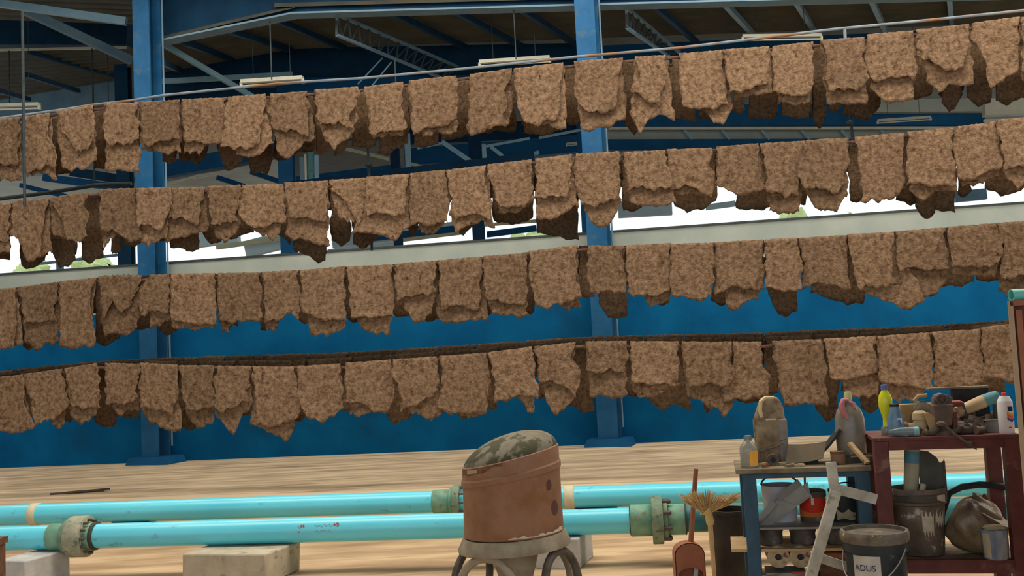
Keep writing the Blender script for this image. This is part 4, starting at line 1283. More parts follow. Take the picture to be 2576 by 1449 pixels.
# broom
YB = 6.62
sb = YB / FPX
pb = lambda x, y: Vector(P(x, y, YB, 0))
A, Bq = pb(1786, 1312), pb(1797, 1449)
dirv = (Bq - A).normalized()
ft = A + dirv * ((0.0 - A.z) / dirv.z)
t = thing('straw_broom', 'straw broom standing upside down beside the dark bin', 'broom', ft)
r_ = lambda v: v - ft
obj('handle', MB().tube([(0, 0, 0), r_(A + (ft - A) * 0.5), r_(A)], [0.013, 0.014, 0.017], 10), K['bamboo'], t)
hd = pb(1782, 1292)
obj('binding', MB().tube([r_(A) + Vector((0, 0, -0.02)), r_(A), r_(hd), r_(pb(1774, 1283))], [0.022, 0.027, 0.026, 0.045], 12), K['strawb'], t)
mb = MB()
tips = [(1708, 1240), (1722, 1248), (1740, 1236), (1760, 1240), (1776, 1231), (1792, 1240), (1812, 1246), (1830, 1245), (1848, 1240), (1866, 1238)]
tx = np.linspace(0, 1, len(tips))
for i in range(230):
    q_ = random.random()
    x_ = np.interp(q_, tx, [p_[0] for p_ in tips]) + random.uniform(-3, 3)
    y_ = np.interp(q_, tx, [p_[1] for p_ in tips]) + random.uniform(-4, 14)
    b0 = pb(1764 + 26 * q_ + random.uniform(-2, 2), 1288 - random.uniform(0, 4)) + Vector((0, random.uniform(-0.02, 0.02), 0))
    b1 = pb(x_, y_) + Vector((0, random.uniform(-0.05, 0.05), 0))
    md = (b0 + b1) / 2 + Vector((0, 0, -0.012 * abs(q_ - 0.45)))
    mb.tube([r_(b0), r_(md), r_(b1)], [0.0045, 0.0045, 0.0012], 4, False)
o = obj('bristles', mb, K['straw'], t)
o['kind'] = 'stuff'
# dark bin
YN = 6.85
zn = float(P(1850, 1288, YN, 0)[2])
xa, xb = float(P(1797, 1350, YN, 0)[0]), float(P(1905, 1350, YN, 0)[0])
t = thing('waste_bin', 'dark grimy upright bin behind the broom handle', 'bin', ((xa + xb) / 2, YN + 0.15, 0))
hw = (xb - xa) / 2
obj('bin_body', MB().lathe([(hw * 0.96, 0), (hw, 0.02), (hw, zn - 0.03), (hw * 1.03, zn - 0.03), (hw * 1.03, zn), (hw * 0.95, zn), (hw * 0.93, zn - 0.25)], 30), mat('dark_bin', (0.022, 0.018, 0.013), (0.05, 0.042, 0.03), 6, 0.6, 0.1, c3=(0.14, 0.13, 0.11), s3=4, lo3=0.6, hi3=0.72), t)
obj('rim', MB().lathe([(hw * 1.035, zn - 0.035), (hw * 1.05, zn - 0.03), (hw * 1.05, zn - 0.015), (hw * 1.035, zn - 0.01)], 30, closed=True), K['black'], t)

# ================================================================== BLUE WORK TABLE
TB = Line(1866, 1190, 5.75, 0.2)
sB = 5.7 / FPX
zB = TB.z(1900, 1178)
t = thing('work_table', 'slate blue steel work table with a stained board top', 'table', (TB.O[0], TB.O[1], 0), TB.rz)
u0, u1 = TB.u(1850, 1180), TB.u(2190, 1172)
f0, f1 = TB.u(1868, 1200), TB.u(2188, 1190)
dep = 0.46
obj('table_top', MB().box(((u0 + u1) / 2, dep / 2 - 0.01, zB - 0.014), (u1 - u0, dep + 0.04, 0.028)), K['topboard'], t, bevel=0.004)
lw = 0.075
obj('front_rail', MB().box(((f0 + f1) / 2, 0.02, zB - 0.044), (f1 - f0, 0.035, 0.032)), K['bluesteel'], t)
obj('back_rail', MB().box(((f0 + f1) / 2, dep - 0.04, zB - 0.044), (f1 - f0, 0.035, 0.032)), K['bluesteel'], t)
for lx, ly in ((f0 + lw / 2, lw / 2), (f0 + lw / 2 - 0.01, dep - lw / 2), (f1 - lw / 2, lw / 2), (f1 - lw / 2, dep - lw / 2)):
    obj('leg', MB().box((lx, ly, (zB - 0.03) / 2), (lw, lw, zB - 0.03)), K['bluesteel'], t, bevel=0.003)
zS = TB.z(1990, 1328)
s0, s1 = TB.u(1900, 1330), TB.u(2158, 1320)
obj('steel_shelf', MB().box(((s0 + s1) / 2, dep / 2, zS - 0.006), (s1 - s0, dep - 0.04, 0.012)), K['shelf'], t)
zW = TB.z(1990, 1381)
w0, w1 = TB.u(1840, 1380), TB.u(2180, 1372)
obj('wood_shelf', MB().box(((w0 + w1) / 2, dep / 2 - 0.02, zW - 0.008), (w1 - w0, dep - 0.06, 0.016)), K['wood'], t)
zL = TB.z(1990, 1470)
obj('bottom_shelf', MB().box(((s0 + s1) / 2, dep / 2, zL - 0.008), (s1 - s0, dep - 0.06, 0.016)), K['topboard'], t)
obj('hanging_rod', MB().tube([(TB.u(2025, 1200, 0.1), 0.1, zB - 0.03), (TB.u(2026, 1240, 0.1), 0.1, TB.z(2026, 1232, 0.1))], 0.006, 8), K['maroon'], t)


def on(L, name, label, cat, px, v, z, rz=0.0, py=1150, group=None):
    u = L.u(px, py, v)
    return thing(name, label, cat, L.w(u, v, z), L.rz + rz, group)


# glass bottle with orange label
q = sB
t = on(TB, 'glass_bottle', 'small dusty glass bottle with an orange label on the blue table', 'bottle', 1884, 0.06, zB)
obj('bottle_body', MB().lathe([(20 * q, 0), (22 * q, 3 * q), (22 * q, 46 * q), (20 * q, 54 * q), (9.5 * q, 66 * q), (9 * q, 74 * q), (7 * q, 74 * q)], 28), K['glass'], t)
obj('bottle_cap', MB().lathe([(9.8 * q, 70 * q), (9.8 * q, 79 * q), (7 * q, 80 * q)], 20), K['shelf'], t)
obj('label', MB().wrap(22.25 * q, 0.05, 1.35, 5 * q, 43 * q, n=10), K['label'], t)
# cut jerrycan
t = on(TB, 'jerrycan', 'grimy cut-open jerrycan with a pale handle on the blue table', 'jerrycan', 1942, 0.27, zB)
mb = MB()
lv = [(0, 40, 26, 0), (4, 41, 27, 0), (112, 42, 27, -1), (116, 40, 25, -1), (140, 35, 23, 3), (158, 28, 19, 3), (168, 22, 15, 2), (170, 16, 11, 2)]
vs, fs = [], []
nseg = 20
for (z_, rx_, ry_, ox) in lv:
    for j in range(nseg):
        a_ = 2 * math.pi * j / nseg
        cs, sn = math.cos(a_), math.sin(a_)
        e_ = 0.5
        vs.append(((ox + rx_ * math.copysign(abs(cs) ** e_, cs)) * q, ry_ * math.copysign(abs(sn) ** e_, sn) * q, z_ * q))
for i in range(len(lv) - 1):
    for j in range(nseg):
        a_, b_ = i * nseg + j, i * nseg + (j + 1) % nseg
        fs.append((a_, b_, b_ + nseg, a_ + nseg))
fs += [tuple(range(nseg - 1, -1, -1)), tuple((len(lv) - 1) * nseg + j for j in range(nseg))]
obj('can_body', mb.add(vs, fs), K['jerry'], t)
obj('cloudy_side', MB().box((31 * q, -4 * q, 58 * q), (22 * q, 48 * q, 110 * q)), K['jerryd'], t, bevel=0.006, label='cloudier side of the can')
obj('handle', MB().tube([(-20 * q, -24 * q, 120 * q), (-23 * q, -26 * q, 138 * q), (-20 * q, -24 * q, 160 * q), (-8 * q, -18 * q, 169 * q), (14 * q, -14 * q, 169 * q)], [5 * q, 5.5 * q, 5.5 * q, 5 * q, 4 * q], 10), K['creamp'], t)
obj('seam', MB().box((2 * q, -27.5 * q, 114 * q), (26 * q, 2 * q, 4 * q)), K['creamp'], t)
# big cloudy jug
t = on(TB, 'plastic_jug', 'tall cloudy plastic jug with a yellow cap and faded red handle', 'jug', 2144, 0.22, zB + 0.04)
obj('jug_body', MB().lathe([(33 * q, 0), (36 * q, 4 * q), (37 * q, 60 * q), (36 * q, 92 * q), (30 * q, 112 * q), (19 * q, 126 * q), (10 * q, 136 * q), (9.5 * q, 142 * q)], 30), K['jug'], t)
obj('jug_cap', MB().lathe([(10.5 * q, 139 * q), (9.5 * q, 150 * q), (8.5 * q, 158 * q), (6 * q, 159 * q)], 18), K['ycap'], t)
obj('handle', MB().tube([(-2 * q, -10 * q, 138 * q), (-14 * q, -14 * q, 137 * q), (-19 * q, -20 * q, 124 * q), (-17 * q, -27 * q, 108 * q), (-8 * q, -33 * q, 92 * q)], [6 * q, 7.5 * q, 8.5 * q, 8 * q, 5 * q], 12), K['pink'], t)
obj('handle_bridge', MB().tube([(-2 * q, -12 * q, 136 * q), (10 * q, -16 * q, 128 * q), (12 * q, -22 * q, 116 * q)], [4 * q, 6 * q, 4 * q], 10), K['pink'], t)
# wooden box under the jug
t = on(TB, 'wooden_crate', 'dark low wooden crate under the cloudy jug', 'crate', 2156, 0.22, zB)
obj('crate_base', MB().box((0, 0, 0.018), (78 * q, 0.20, 0.036)), K['darkcast'], t)
obj('slat', MB().box((10 * q, -0.085, 0.037), (60 * q, 0.035, 0.006)), K['wood'], t)
# curved metal strip and tan card
t = on(TB, 'curved_strip', 'black curved rubber strip standing behind the tan card', 'strip', 2060, 0.22, zB)
mb = MB()
prev = None
for i in range(9):
    a_ = i / 8
    x_, z_ = (-60 + 114 * a_) * q, (4 + 80 * a_ ** 2.2) * q
    if prev:
        mb.beam((prev[0], 0, prev[1]), (x_, 0, z_), 0.17, 0.012, (0, 0, 1))
    prev = (x_, z_)
obj('strip_sheet', mb, K['black'], t)
t = on(TB, 'tan_card', 'bent tan card with an orange stain on the blue table', 'card', 2028, 0.10, zB)
mb = MB()
vs, fs = [], []
for i in range(9):
    for j in range(5):
        a_, b_ = i / 8, j / 4
        x_ = (-46 + 92 * a_) * q + (b_ - 0.5) * 12 * q
        z_ = (5 + 12 * a_ ** 2 + 46 * b_ - 6 * a_ * b_) * q
        vs.append((x_, 0.05 * b_ - 0.03 * a_, z_))
for i in range(8):
    for j in range(4):
        a_ = i * 5 + j
        fs.append((a_, a_ + 5, a_ + 6, a_ + 1))
n0 = len(vs)
vs += [(x_, y_ + 0.004, z_ - 0.003) for x_, y_, z_ in vs]
fs += [tuple(n0 + i for i in f[::-1]) for f in fs]
vs += [(-20 * q, 0.02, 0), (-20 * q, 0.03, 0), (20 * q, 0.02, 0), (20 * q, 0.03, 0)]
obj('card_sheet', mb.add(vs[:2 * n0], fs), K['paper'], t)
obj('card_prop', MB().box((0, 0.05, 12 * q), (60 * q, 0.05, 24 * q)), K['black'], t)
t = on(TB, 'tape_roll', 'dark roll lying among scraps on the blue table', 'roll', 1944, 0.10, zB)
obj('roll', MB().lathe([(15 * q, -8 * q), (15 * q, 8 * q), (7 * q, 8 * q), (7 * q, -8 * q)], 20, Matrix.Translation((0, 0, 15 * q)) @ Matrix.Rotation(math.pi / 2, 4, 'X'), closed=True), K['iron'], t)
obj('core', MB().lathe([(7 * q, -5 * q), (7 * q, 5 * q)], 16, Matrix.Translation((0, 0, 15 * q)) @ Matrix.Rotation(math.pi / 2, 4, 'X')), K['black'], t)
for i, (px, v, L_, W_, a_, m, lb) in enumerate([(1918, 0.10, 34, 14, 0.3, 'card', 'pale wood scrap left of the dark roll'), (1968, 0.12, 22, 14, -0.4, 'card', 'pale scrap right of the dark roll'), (1990, 0.03, 30, 16, 0.5, 'topboard', 'yellowish scrap at the front edge of the blue table'),
                                               (2010, 0.02, 26, 12, -0.1, 'card', 'flat pale chip at the front edge under the tan card'), (2092, 0.05, 34, 14, 0.4, 'bluesteel', 'blue-grey rag at the front edge of the blue table'), (1925, 0.05, 18, 10, 0.9, 'orange', 'rusty crumb beside the orange-labelled bottle')]):
    t_ = on(TB, 'scrap', lb, 'scrap', px, v, zB)
    mb = MB().box((0, 0, 3.2 * q), (L_ * q, W_ * q, 6 * q), a_).box((3 * q, 2 * q, 6.5 * q), (L_ * 0.6 * q, W_ * 0.6 * q, 3 * q), a_ + 0.5)
    obj('piece', mb, K[m], t_)
t = on(TB, 'wire_hook', 'thin dark bent wire lying over the scraps on the blue table', 'wire', 1950, 0.13, zB + 0.075)
obj('wire_rod', MB().tube([(-40 * q, 0, 2 * q), (-5 * q, 0.01, 10 * q), (22 * q, 0, 20 * q), (14 * q, 0, 29 * q), (30 * q, 0, 33 * q)], 2.2 * q, 7), K['iron'], t)
obj('wire_foot', MB().tube([(-36 * q, 0, 2 * q), (-36 * q, 0, -0.075)], 1.5 * q, 6), K['iron'], t)
t = on(TB, 'red_tin_box', 'small red-brown tin under the black strip', 'tin', 2108, 0.09, zB)
obj('tin_body', MB().lathe([(17 * q, 0), (18 * q, 2 * q), (18 * q, 30 * q), (16 * q, 32 * q)], 22), K['terra'], t)
obj('tin_lid', MB().lathe([(18.6 * q, 27 * q), (18.6 * q, 32.5 * q), (15 * q, 33 * q)], 22), K['rust'], t)
t = on(TB, 'wood_stick', 'yellow wooden stick leaning on the crate', 'stick', 2166, 0.03, zB)
obj('stick_bar', MB().beam((13 * q, -0.02, 5 * q), (-20 * q, 0.08, 50 * q), 13 * q, 8 * q), K['wood'], t)
t = on(TB, 'wood_stick', 'short round wooden stick at the right front of the blue table', 'stick', 2178, 0.06, zB)
obj('stick_bar', MB().tube([(-8 * q, -0.05, 6 * q), (14 * q, 0.09, 8 * q)], 6 * q, 10), K['topboard'], t)
# under the table
t = on(TB, 'white_bucket', 'white bucket with a thin dark handle behind the grey bracket', 'bucket', 1964, 0.27, zS, py=1280)
obj('bucket_body', MB().lathe([(40 * q, 0), (46 * q, 90 * q), (48 * q, 92 * q), (44 * q, 92 * q), (40 * q, 20 * q)], 30), K['whitebkt'], t)
obj('handle', MB().tube([(46 * q * math.cos(math.pi * i / 14), -0.02, 92 * q + 26 * q * math.sin(math.pi * i / 14)) for i in range(15)], 2.4 * q, 7), K['black'], t)
t = on(TB, 'steel_bracket', 'grey folded steel bracket leaning across the shelf of the blue table', 'bracket', 1970, 0.10, zS, py=1280)
ub = lambda x: TB.u(x, 1280, 0.10) - TB.u(1970, 1280, 0.10)
zb_ = lambda y: TB.z(1970, y, 0.10) - zS
obj('plate', MB().prism([(ub(1897), 0.001), (ub(1936), 0.001), (ub(2042), zb_(1250)), (ub(2036), zb_(1213)), (ub(2025), zb_(1222)), (ub(1950), zb_(1262))], -0.006, 0.0), K['plate'] if False else K['shelf'], t)
obj('flange_lip', MB().beam((ub(1899), -0.02, 0.012), (ub(1949), -0.02, zb_(1262)), 0.04, 0.006, (0, -1, 1)).beam((ub(1960), -0.02, zb_(1252)), (ub(2016), -0.02, zb_(1212)), 0.04, 0.006, (0, -1, 1)), K['wire'], t)
obj('upper_plate', MB().prism([(ub(1960), zb_(1252)), (ub(2014), zb_(1210)), (ub(2024), zb_(1226)), (ub(2043), zb_(1246)), (ub(2000), zb_(1268))], -0.018, -0.010), K['shelf'], t)
t = on(TB, 'red_tin', 'red paint tin with an orange band on the shelf of the blue table', 'tin', 2046, 0.24, zS, py=1290)
obj('tin_body', MB().lathe([(32 * q, 0), (33 * q, 2 * q), (33 * q, 72 * q), (31 * q, 74 * q)], 28), K['red'], t)
obj('orange_band', MB().wrap(33.3 * q, -1.5, 1.5, 14 * q, 34 * q, top=lambda q_: (24 + 12 * (2 * q_ - 1) ** 2) * q, bot=lambda q_: 13 * q, n=16), K['orangeband'], t)
obj('dark_base', MB().wrap(33.35 * q, -1.5, 1.5, 0.5 * q, 13 * q, n=16), K['darktin'], t)
obj('lid', MB().lathe([(34.5 * q, 62 * q), (34.5 * q, 76 * q), (30 * q, 78 * q)], 28), K['darktin'], t)
obj('drip', MB().box((-3 * q, -33.6 * q, 56 * q), (7 * q, 1.2 * q, 24 * q)), K['splash'], t)
t = on(TB, 'black_bucket', 'black tin with torn grey label on the shelf of the blue table', 'bucket', 2130, 0.24, zS, py=1290)
obj('bucket_body', MB().lathe([(38 * q, 0), (39 * q, 2 * q), (41 * q, 72 * q), (43 * q, 73 * q), (43 * q, 78 * q), (38 * q, 78 * q), (37 * q, 60 * q)], 28), K['blackp'], t)
obj('torn_label', MB().wrap(39.6 * q, -0.75, 0.45, 6 * q, 33 * q, top=lambda q_: (34 - 10 * abs(math.sin(5 * q_))) * q, bot=lambda q_: (5 + 5 * math.sin(4 * q_) ** 2) * q, n=16, r1=40.2 * q), K['card'], t)
obj('torn_label', MB().wrap(40.6 * q, -1.0, -0.55, 38 * q, 60 * q, top=lambda q_: (60 - 14 * q_) * q, bot=lambda q_: 38 * q, n=8), K['card'], t)
obj('handle', MB().tube([(41 * q * math.cos(math.pi * i / 14), -0.01 - 0.05 * math.sin(math.pi * i / 14), 74 * q + 24 * q * math.sin(math.pi * i / 14)) for i in range(15)], 2.0 * q, 7), K['black'], t)
for i, (px, r_, h_, m, lb) in enumerate([(1938, 31, 46, 'darktin', 'dark lidded tin at the left on the wooden shelf'), (2020, 31, 44, 'darktin', 'dusty round tin in the middle of the wooden shelf'), (2110, 34, 44, 'iron', 'dark round tin at the right on the wooden shelf')]):
    t = on(TB, 'dark_tin', lb, 'tin', px, 0.15, zW, py=1355, group='dark tins on the wooden shelf')
    obj('tin_body', MB().lathe([(r_ * 0.86 * q, 0), (r_ * q, 4 * q), (r_ * q, (h_ - 10) * q), (r_ * 0.9 * q, (h_ - 10) * q)], 26), K[m], t)
    obj('tin_lid', MB().lathe([(r_ * 1.06 * q, (h_ - 12) * q), (r_ * 1.06 * q, (h_ - 2) * q), (r_ * 0.9 * q, h_ * q)], 26), K['iron'], t)
for i, (px, m, lb) in enumerate([(1957, 'card', 'torn pale cardboard roll at the left on the bottom shelf'), (2012, 'card', 'torn cardboard roll with a dark core on the bottom shelf')]):
    t = on(TB, 'card_roll', lb, 'roll', px, 0.14, zL + 0.075, py=1415, group='cardboard rolls')
    M_ = Matrix.Rotation(math.pi / 2, 4, 'X')
    obj('roll_body', MB().lathe([(30 * q, -0.11), (27 * q, 0.10), (8 * q, 0.10), (8 * q, -0.11)], 22, Matrix.Translation((0, 0, 30 * q)) @ M_, closed=True), K['card'], t)
    obj('core', MB().lathe([(8 * q, -0.09), (8 * q, 0.09)], 12, Matrix.Translation((0, 0, 30 * q)) @ M_), K['black'], t)
t = on(TB, 'metal_tray', 'dented grey tray in front of the cardboard rolls on the bottom shelf', 'tray', 1975, 0.10, zL, py=1440)
obj('tray_sheet', MB().prism([(-58 * q, 22 * q), (-40 * q, 0), (52 * q, 0), (56 * q, 32 * q), (50 * q, 30 * q), (-10 * q, 27 * q)], -0.10, -0.07).box((0, 0.0, 14 * q), (96 * q, 0.2, 26 * q)), K['shelf'], t)
obj('red_streak', MB().box((30 * q, -0.104, 28 * q), (34 * q, 0.006, 5 * q)), K['redmark'], t)
t = on(TB, 'rusty_box', 'rusty brown box at the right on the bottom shelf', 'box', 2105, 0.2, zL, py=1420)
obj('box_body', MB().box((0, 0, 34 * q), (92 * q, 0.2, 68 * q)), K['rust'], t, bevel=0.004)
obj('box_flap', MB().box((-10 * q, -0.103, 60 * q), (60 * q, 0.006, 12 * q)), K['orange'], t)

# pale broken wooden frame leaning in front
YF = 5.25
pf = lambda x, y, d_=0.0: Vector(P(x, y, YF + d_, 0))
A, Bq = pf(2103, 1234), pf(2040, 1449)
dv_ = Bq - A
ft = A + dv_ * ((0 - A.z) / dv_.z)
t = thing('broken_frame', 'broken frame of whitewashed laths leaning before the blue table', 'frame', ft)
r_ = lambda v: v - ft
sf = YF / FPX
obj('lath', MB().beam(r_(A), Vector((0, 0, 0.0)), 0.02, 27 * sf, (1, 0, 0)), K['woodw'], t)
obj('lath', MB().beam(r_(pf(2090, 1163, 0.02)), r_(pf(2101, 1240, 0.02)), 0.018, 24 * sf, (1, 0, 0)), K['woodw'], t)
obj('lath', MB().beam(r_(pf(2098, 1228, 0.03)), r_(pf(2204, 1256, 0.06)), 0.018, 26 * sf, (0, 0, 1)), K['woodw'], t)
obj('lath', MB().beam(r_(pf(2058, 1402, 0.03)), r_(pf(2162, 1437, 0.02)), 0.018, 22 * sf, (0, 0, 1)), K['woodw'], t)

# ================================================================== MAROON TABLE
TM = Line(2200, 1110, 5.5, 0.22)
q = sM = 5.35 / FPX
zM = TM.z(2350, 1098)
t = thing('work_table', 'maroon steel work table cluttered with tools and bottles', 'table', (TM.O[0], TM.O[1], 0), TM.rz)
u0, u1 = TM.u(2196, 1100), TM.u(2566, 1096)
dep = 0.5
lw = 0.078
obj('table_top', MB().box(((u0 + u1) / 2, dep / 2, zM - 0.01), (u1 - u0, dep, 0.02)), K['maroon'], t, bevel=0.003)
obj('front_rail', MB().box(((u0 + u1) / 2, 0.03, zM - 0.045), (u1 - u0 - 0.01, 0.04, 0.05)), K['maroon'], t)
obj('back_rail', MB().box(((u0 + u1) / 2, dep - 0.03, zM - 0.045), (u1 - u0 - 0.01, 0.04, 0.05)), K['maroon'], t)
for lx, ly in ((u0 + lw / 2, lw / 2), (u1 - lw / 2, lw / 2), (u0 + lw / 2, dep - lw / 2), (u1 - lw / 2, dep - lw / 2)):
    obj('leg', MB().box((lx, ly, (zM - 0.02) / 2), (lw, lw, zM - 0.02)), K['maroon'], t, bevel=0.003)
zm = TM.z(2400, 1410)
obj('lower_rail', MB().box(((u0 + u1) / 2, 0.03, zm - 0.035), (u1 - u0 - 0.02, 0.05, 0.07)), K['maroon'], t)
obj('lower_shelf', MB().box(((u0 + u1) / 2, dep / 2 + 0.02, zm - 0.012), (u1 - u0 - 0.02, dep - 0.06, 0.016)), K['topboard'], t)

t = on(TM, 'drink_bottle', 'upright bottle of bright yellow liquid with a blue cap', 'bottle', 2229, 0.20, zM, py=1040)
obj('bottle_body', MB().lathe([(12 * q, 0), (13 * q, 2 * q), (13 * q, 16 * q), (10 * q, 22 * q), (9 * q, 45 * q), (14 * q, 62 * q), (17.5 * q, 75 * q), (18 * q, 92 * q), (15 * q, 104 * q), (8 * q, 116 * q), (7 * q, 120 * q)], 28), K['yellowliq'], t)
obj('clear_base', MB().lathe([(15 * q, 0.2 * q), (16 * q, 2 * q), (15.5 * q, 18 * q), (13.5 * q, 22 * q)], 24), K['clearpl'], t)
obj('cap', MB().lathe([(8.6 * q, 118 * q), (8.6 * q, 130 * q), (7 * q, 132 * q)], 20), K['bluecap'], t)
t = on(TM, 'water_bottle', 'blue water bottle with a black cap in front of the yellow bottle', 'bottle', 2252, 0.10, zM, py=1050)
obj('bottle_body', MB().lathe([(17 * q, 0), (19 * q, 2 * q), (20 * q, 24 * q), (19 * q, 48 * q), (14 * q, 62 * q), (11.5 * q, 76 * q), (11 * q, 78 * q)], 28), K['bluebot'], t)
obj('cap', MB().lathe([(12 * q, 76 * q), (12 * q, 82 * q), (10 * q, 83 * q)], 20), K['black'], t)
obj('label_print', MB().wrap(20.3 * q, 0.1, 0.75, 26 * q, 47 * q, top=lambda q_: 47 * q, bot=lambda q_: (43 - 26 * max(0, q_ - 0.55)) * q, n=10), K['white'], t, label='white mark on the blue label')
t = on(TM, 'water_bottle', 'clear bottle lying on its side with a cyan end', 'bottle', 2285, 0.04, zM, py=1080)
M_ = Matrix.Translation((0, 0, 12.5 * q)) @ Matrix.Rotation(math.pi / 2, 4, 'Y')
obj('bottle_body', MB().lathe([(6 * q, -48 * q), (8 * q, -38 * q), (12 * q, -22 * q), (12 * q, 16 * q)], 20, M_), K['clearpl'], t)
obj('bottle_end', MB().lathe([(12.3 * q, 12 * q), (12.3 * q, 24 * q), (9 * q, 26 * q)], 20, M_), mat('cyan_plastic', (0.16, 0.38, 0.42), (0.24, 0.46, 0.50), 14, 0.3), t)
t = on(TM, 'spray_can', 'white spray can with a red cap and coloured chevrons', 'can', 2531, 0.055, zM, py=1060)
obj('can_body', MB().lathe([(17 * q, 0), (18 * q, 1.5 * q), (18 * q, 80 * q), (17 * q, 82 * q), (12 * q, 92 * q), (11.5 * q, 93 * q)], 30), K['white'], t)
obj('cap', MB().lathe([(6 * q, 92 * q), (5.5 * q, 101 * q), (4.5 * q, 102 * q)], 16), K['redcap'], t)
obj('square_print', MB().wrap(18.15 * q, 0.08, 0.98, 56 * q, 68 * q, n=8), K['navy'], t)
cv = lambda b0, h_: dict(top=lambda q_: (b0 + h_ + 9 * abs(q_ - 0.55) * 1.6) * q, bot=lambda q_: (b0 + 9 * abs(q_ - 0.55) * 1.6) * q)
for nm, b0, m in (('chevron', 42, 'yel'), ('chevron', 36, 'org'), ('chevron', 28, 'pur')):
    f_ = cv(b0, 7)
    obj(nm, MB().wrap(18.15 * q, -0.05, 1.1, b0 * q, (b0 + 7) * q, top=f_['top'], bot=f_['bot'], n=12), K[m], t)
obj('red_print', MB().wrap(18.15 * q, 0.05, 0.45, 14.5 * q, 17.5 * q, n=6), K['redcap'], t)
t = on(TM, 'bench_vise', 'brown bench vise standing in the middle of the maroon table', 'vise', 2369, 0.10, zM, py=1050)
obj('vise_base', MB().lathe([(36 * q, 0), (34 * q, 8 * q), (22 * q, 16 * q), (18 * q, 30 * q)], 24), K['iron'], t)
obj('vise_body', MB().prism([(-20 * q, 24 * q), (18 * q, 24 * q), (22 * q, 46 * q), (27 * q, 78 * q), (-24 * q, 78 * q), (-21 * q, 46 * q)], -0.055, 0.06), K['vise'], t, bevel=0.004)
obj('jaw', MB().prism([(-19 * q, 77 * q), (22 * q, 77 * q), (30 * q, 92 * q), (16 * q, 101 * q), (2 * q, 106 * q), (-12 * q, 102 * q), (-18 * q, 92 * q)], -0.02, 0.05), K['vise'], t, bevel=0.004)
obj('jaw_ring', MB().lathe([(14 * q, -0.012), (14 * q, 0.012), (9.5 * q, 0.012), (9.5 * q, -0.012)], 22, Matrix.Translation((0, -0.03, 91 * q)) @ Matrix.Rotation(math.pi / 2, 4, 'X'), closed=True), K['vise'], t)
obj('vise_side', MB().box((27 * q, 0.0, 30 * q), (12 * q, 0.09, 56 * q)), K['maroon'], t)
t = on(TM, 'long_wrench', 'rusty long rod spanner hanging over the front edge of the maroon table', 'spanner', 2362, -0.01, zM, py=1060)
uw = lambda x, y: TM.u(x, y, -0.01) - TM.u(2362, 1060, -0.01)
zw = lambda x, y: TM.z(x, y, -0.01) - zM
pts_ = [(2358, 1063), (2372, 1066), (2380, 1074), (2400, 1092), (2425, 1110), (2442, 1121)]
obj('shank', MB().tube([(uw(*p_), -0.012, zw(*p_)) for p_ in pts_], 3.2 * q, 9), K['iron'], t)
obj('head', MB().sphere((uw(2366, 1066), -0.012, zw(2366, 1066)), 9 * q, 10, (1.3, 0.7, 0.8)), K['vise'], t)
obj('end_lug', MB().box((uw(2440, 1117), -0.012, zw(2440, 1117)), (9 * q, 0.02, 11 * q)).beam((uw(2436, 1119), -0.012, zw(2436, 1119)), (uw(2456, 1130), -0.012, zw(2456, 1130)), 0.008, 4 * q), K['iron'], t)
t = on(TM, 'paint_roller', 'tan roll with a teal wrapped end lying over the clutter', 'roll', 2455, 0.24, zM, py=1030)
p0, p1, p2 = (-50 * q, -0.02, 50 * q), (22 * q, 0.02, 77 * q), (58 * q, 0.03, 88 * q)
obj('roll_body', MB().tube([p0, p1], [15 * q, 17 * q], 18), K['tan'], t)
obj('wrapped_end', MB().tube([p1, p2, (62 * q, 0.03, 89 * q)], [17.3 * q, 16 * q, 9 * q], 16), K['teal'], t)
obj('support_rod', MB().tube([(-10 * q, 0.0, 0), (-6 * q, 0.0, 56 * q)], 5 * q, 8).tube([(48 * q, 0.02, 0), (48 * q, 0.02, 72 * q)], 5 * q, 8), K['iron'], t)
t = on(TM, 'hand_tool', 'red-handled tool lying right of the vise ring', 'handle', 2405, 0.20, zM + 66 * q, py=1010)
obj('grip', MB().tube([(-20 * q, 0, 9 * q), (8 * q, 0, 9 * q), (18 * q, 0, 8 * q)], [8 * q, 8.5 * q, 5 * q], 12), mat('dull_red_grip', (0.22, 0.05, 0.04), (0.30, 0.08, 0.06), 8, 0.5), t)
obj('blade', MB().beam((16 * q, 0, 8 * q), (30 * q, 0, -66 * q), 0.006, 6 * q), K['iron'], t)
t = on(TM, 'pipe_fitting', 'tan round pipe fitting standing left of the vise', 'fitting', 2314, 0.13, zM, py=1050)
obj('fitting_body', MB().lathe([(15 * q, 6 * q), (18 * q, 30 * q), (16 * q, 36 * q), (19 * q, 40 * q), (18 * q, 56 * q), (11 * q, 62 * q)], 22), K['tan'], t)
obj('fitting_foot', MB().lathe([(14 * q, 0), (14 * q, 12 * q), (10 * q, 12 * q)], 20), K['tanclay'], t)
t = on(TM, 'cardboard_box', 'small ochre box behind the blue bottle', 'box', 2286, 0.30, zM, py=1040)
obj('box_body', MB().box((0, 0, 38 * q), (48 * q, 0.08, 76 * q)), K['tanclay'], t, bevel=0.003)
obj('box_flap', MB().beam((14 * q, -0.045, 60 * q), (24 * q, -0.045, 84 * q), 0.006, 10 * q, (1, 0, 0)), K['card'], t)
t = on(TM, 'metal_hook', 'ochre bent clamp lying on the pile left of the vise', 'clamp', 2320, 0.27, zM, py=1020)
obj('clamp_bow', MB().tube([(14 * q, 0, 98 * q), (-8 * q, 0, 96 * q), (-18 * q, 0, 86 * q), (-10 * q, 0, 74 * q), (26 * q, 0, 70 * q)], [5 * q, 6 * q, 6 * q, 6 * q, 9 * q], 10), K['tanclay'], t)
obj('clamp_heap', MB().lathe([(34 * q, 0), (34 * q, 40 * q), (20 * q, 70 * q), (6 * q, 84 * q)], 14), K['iron'], t)
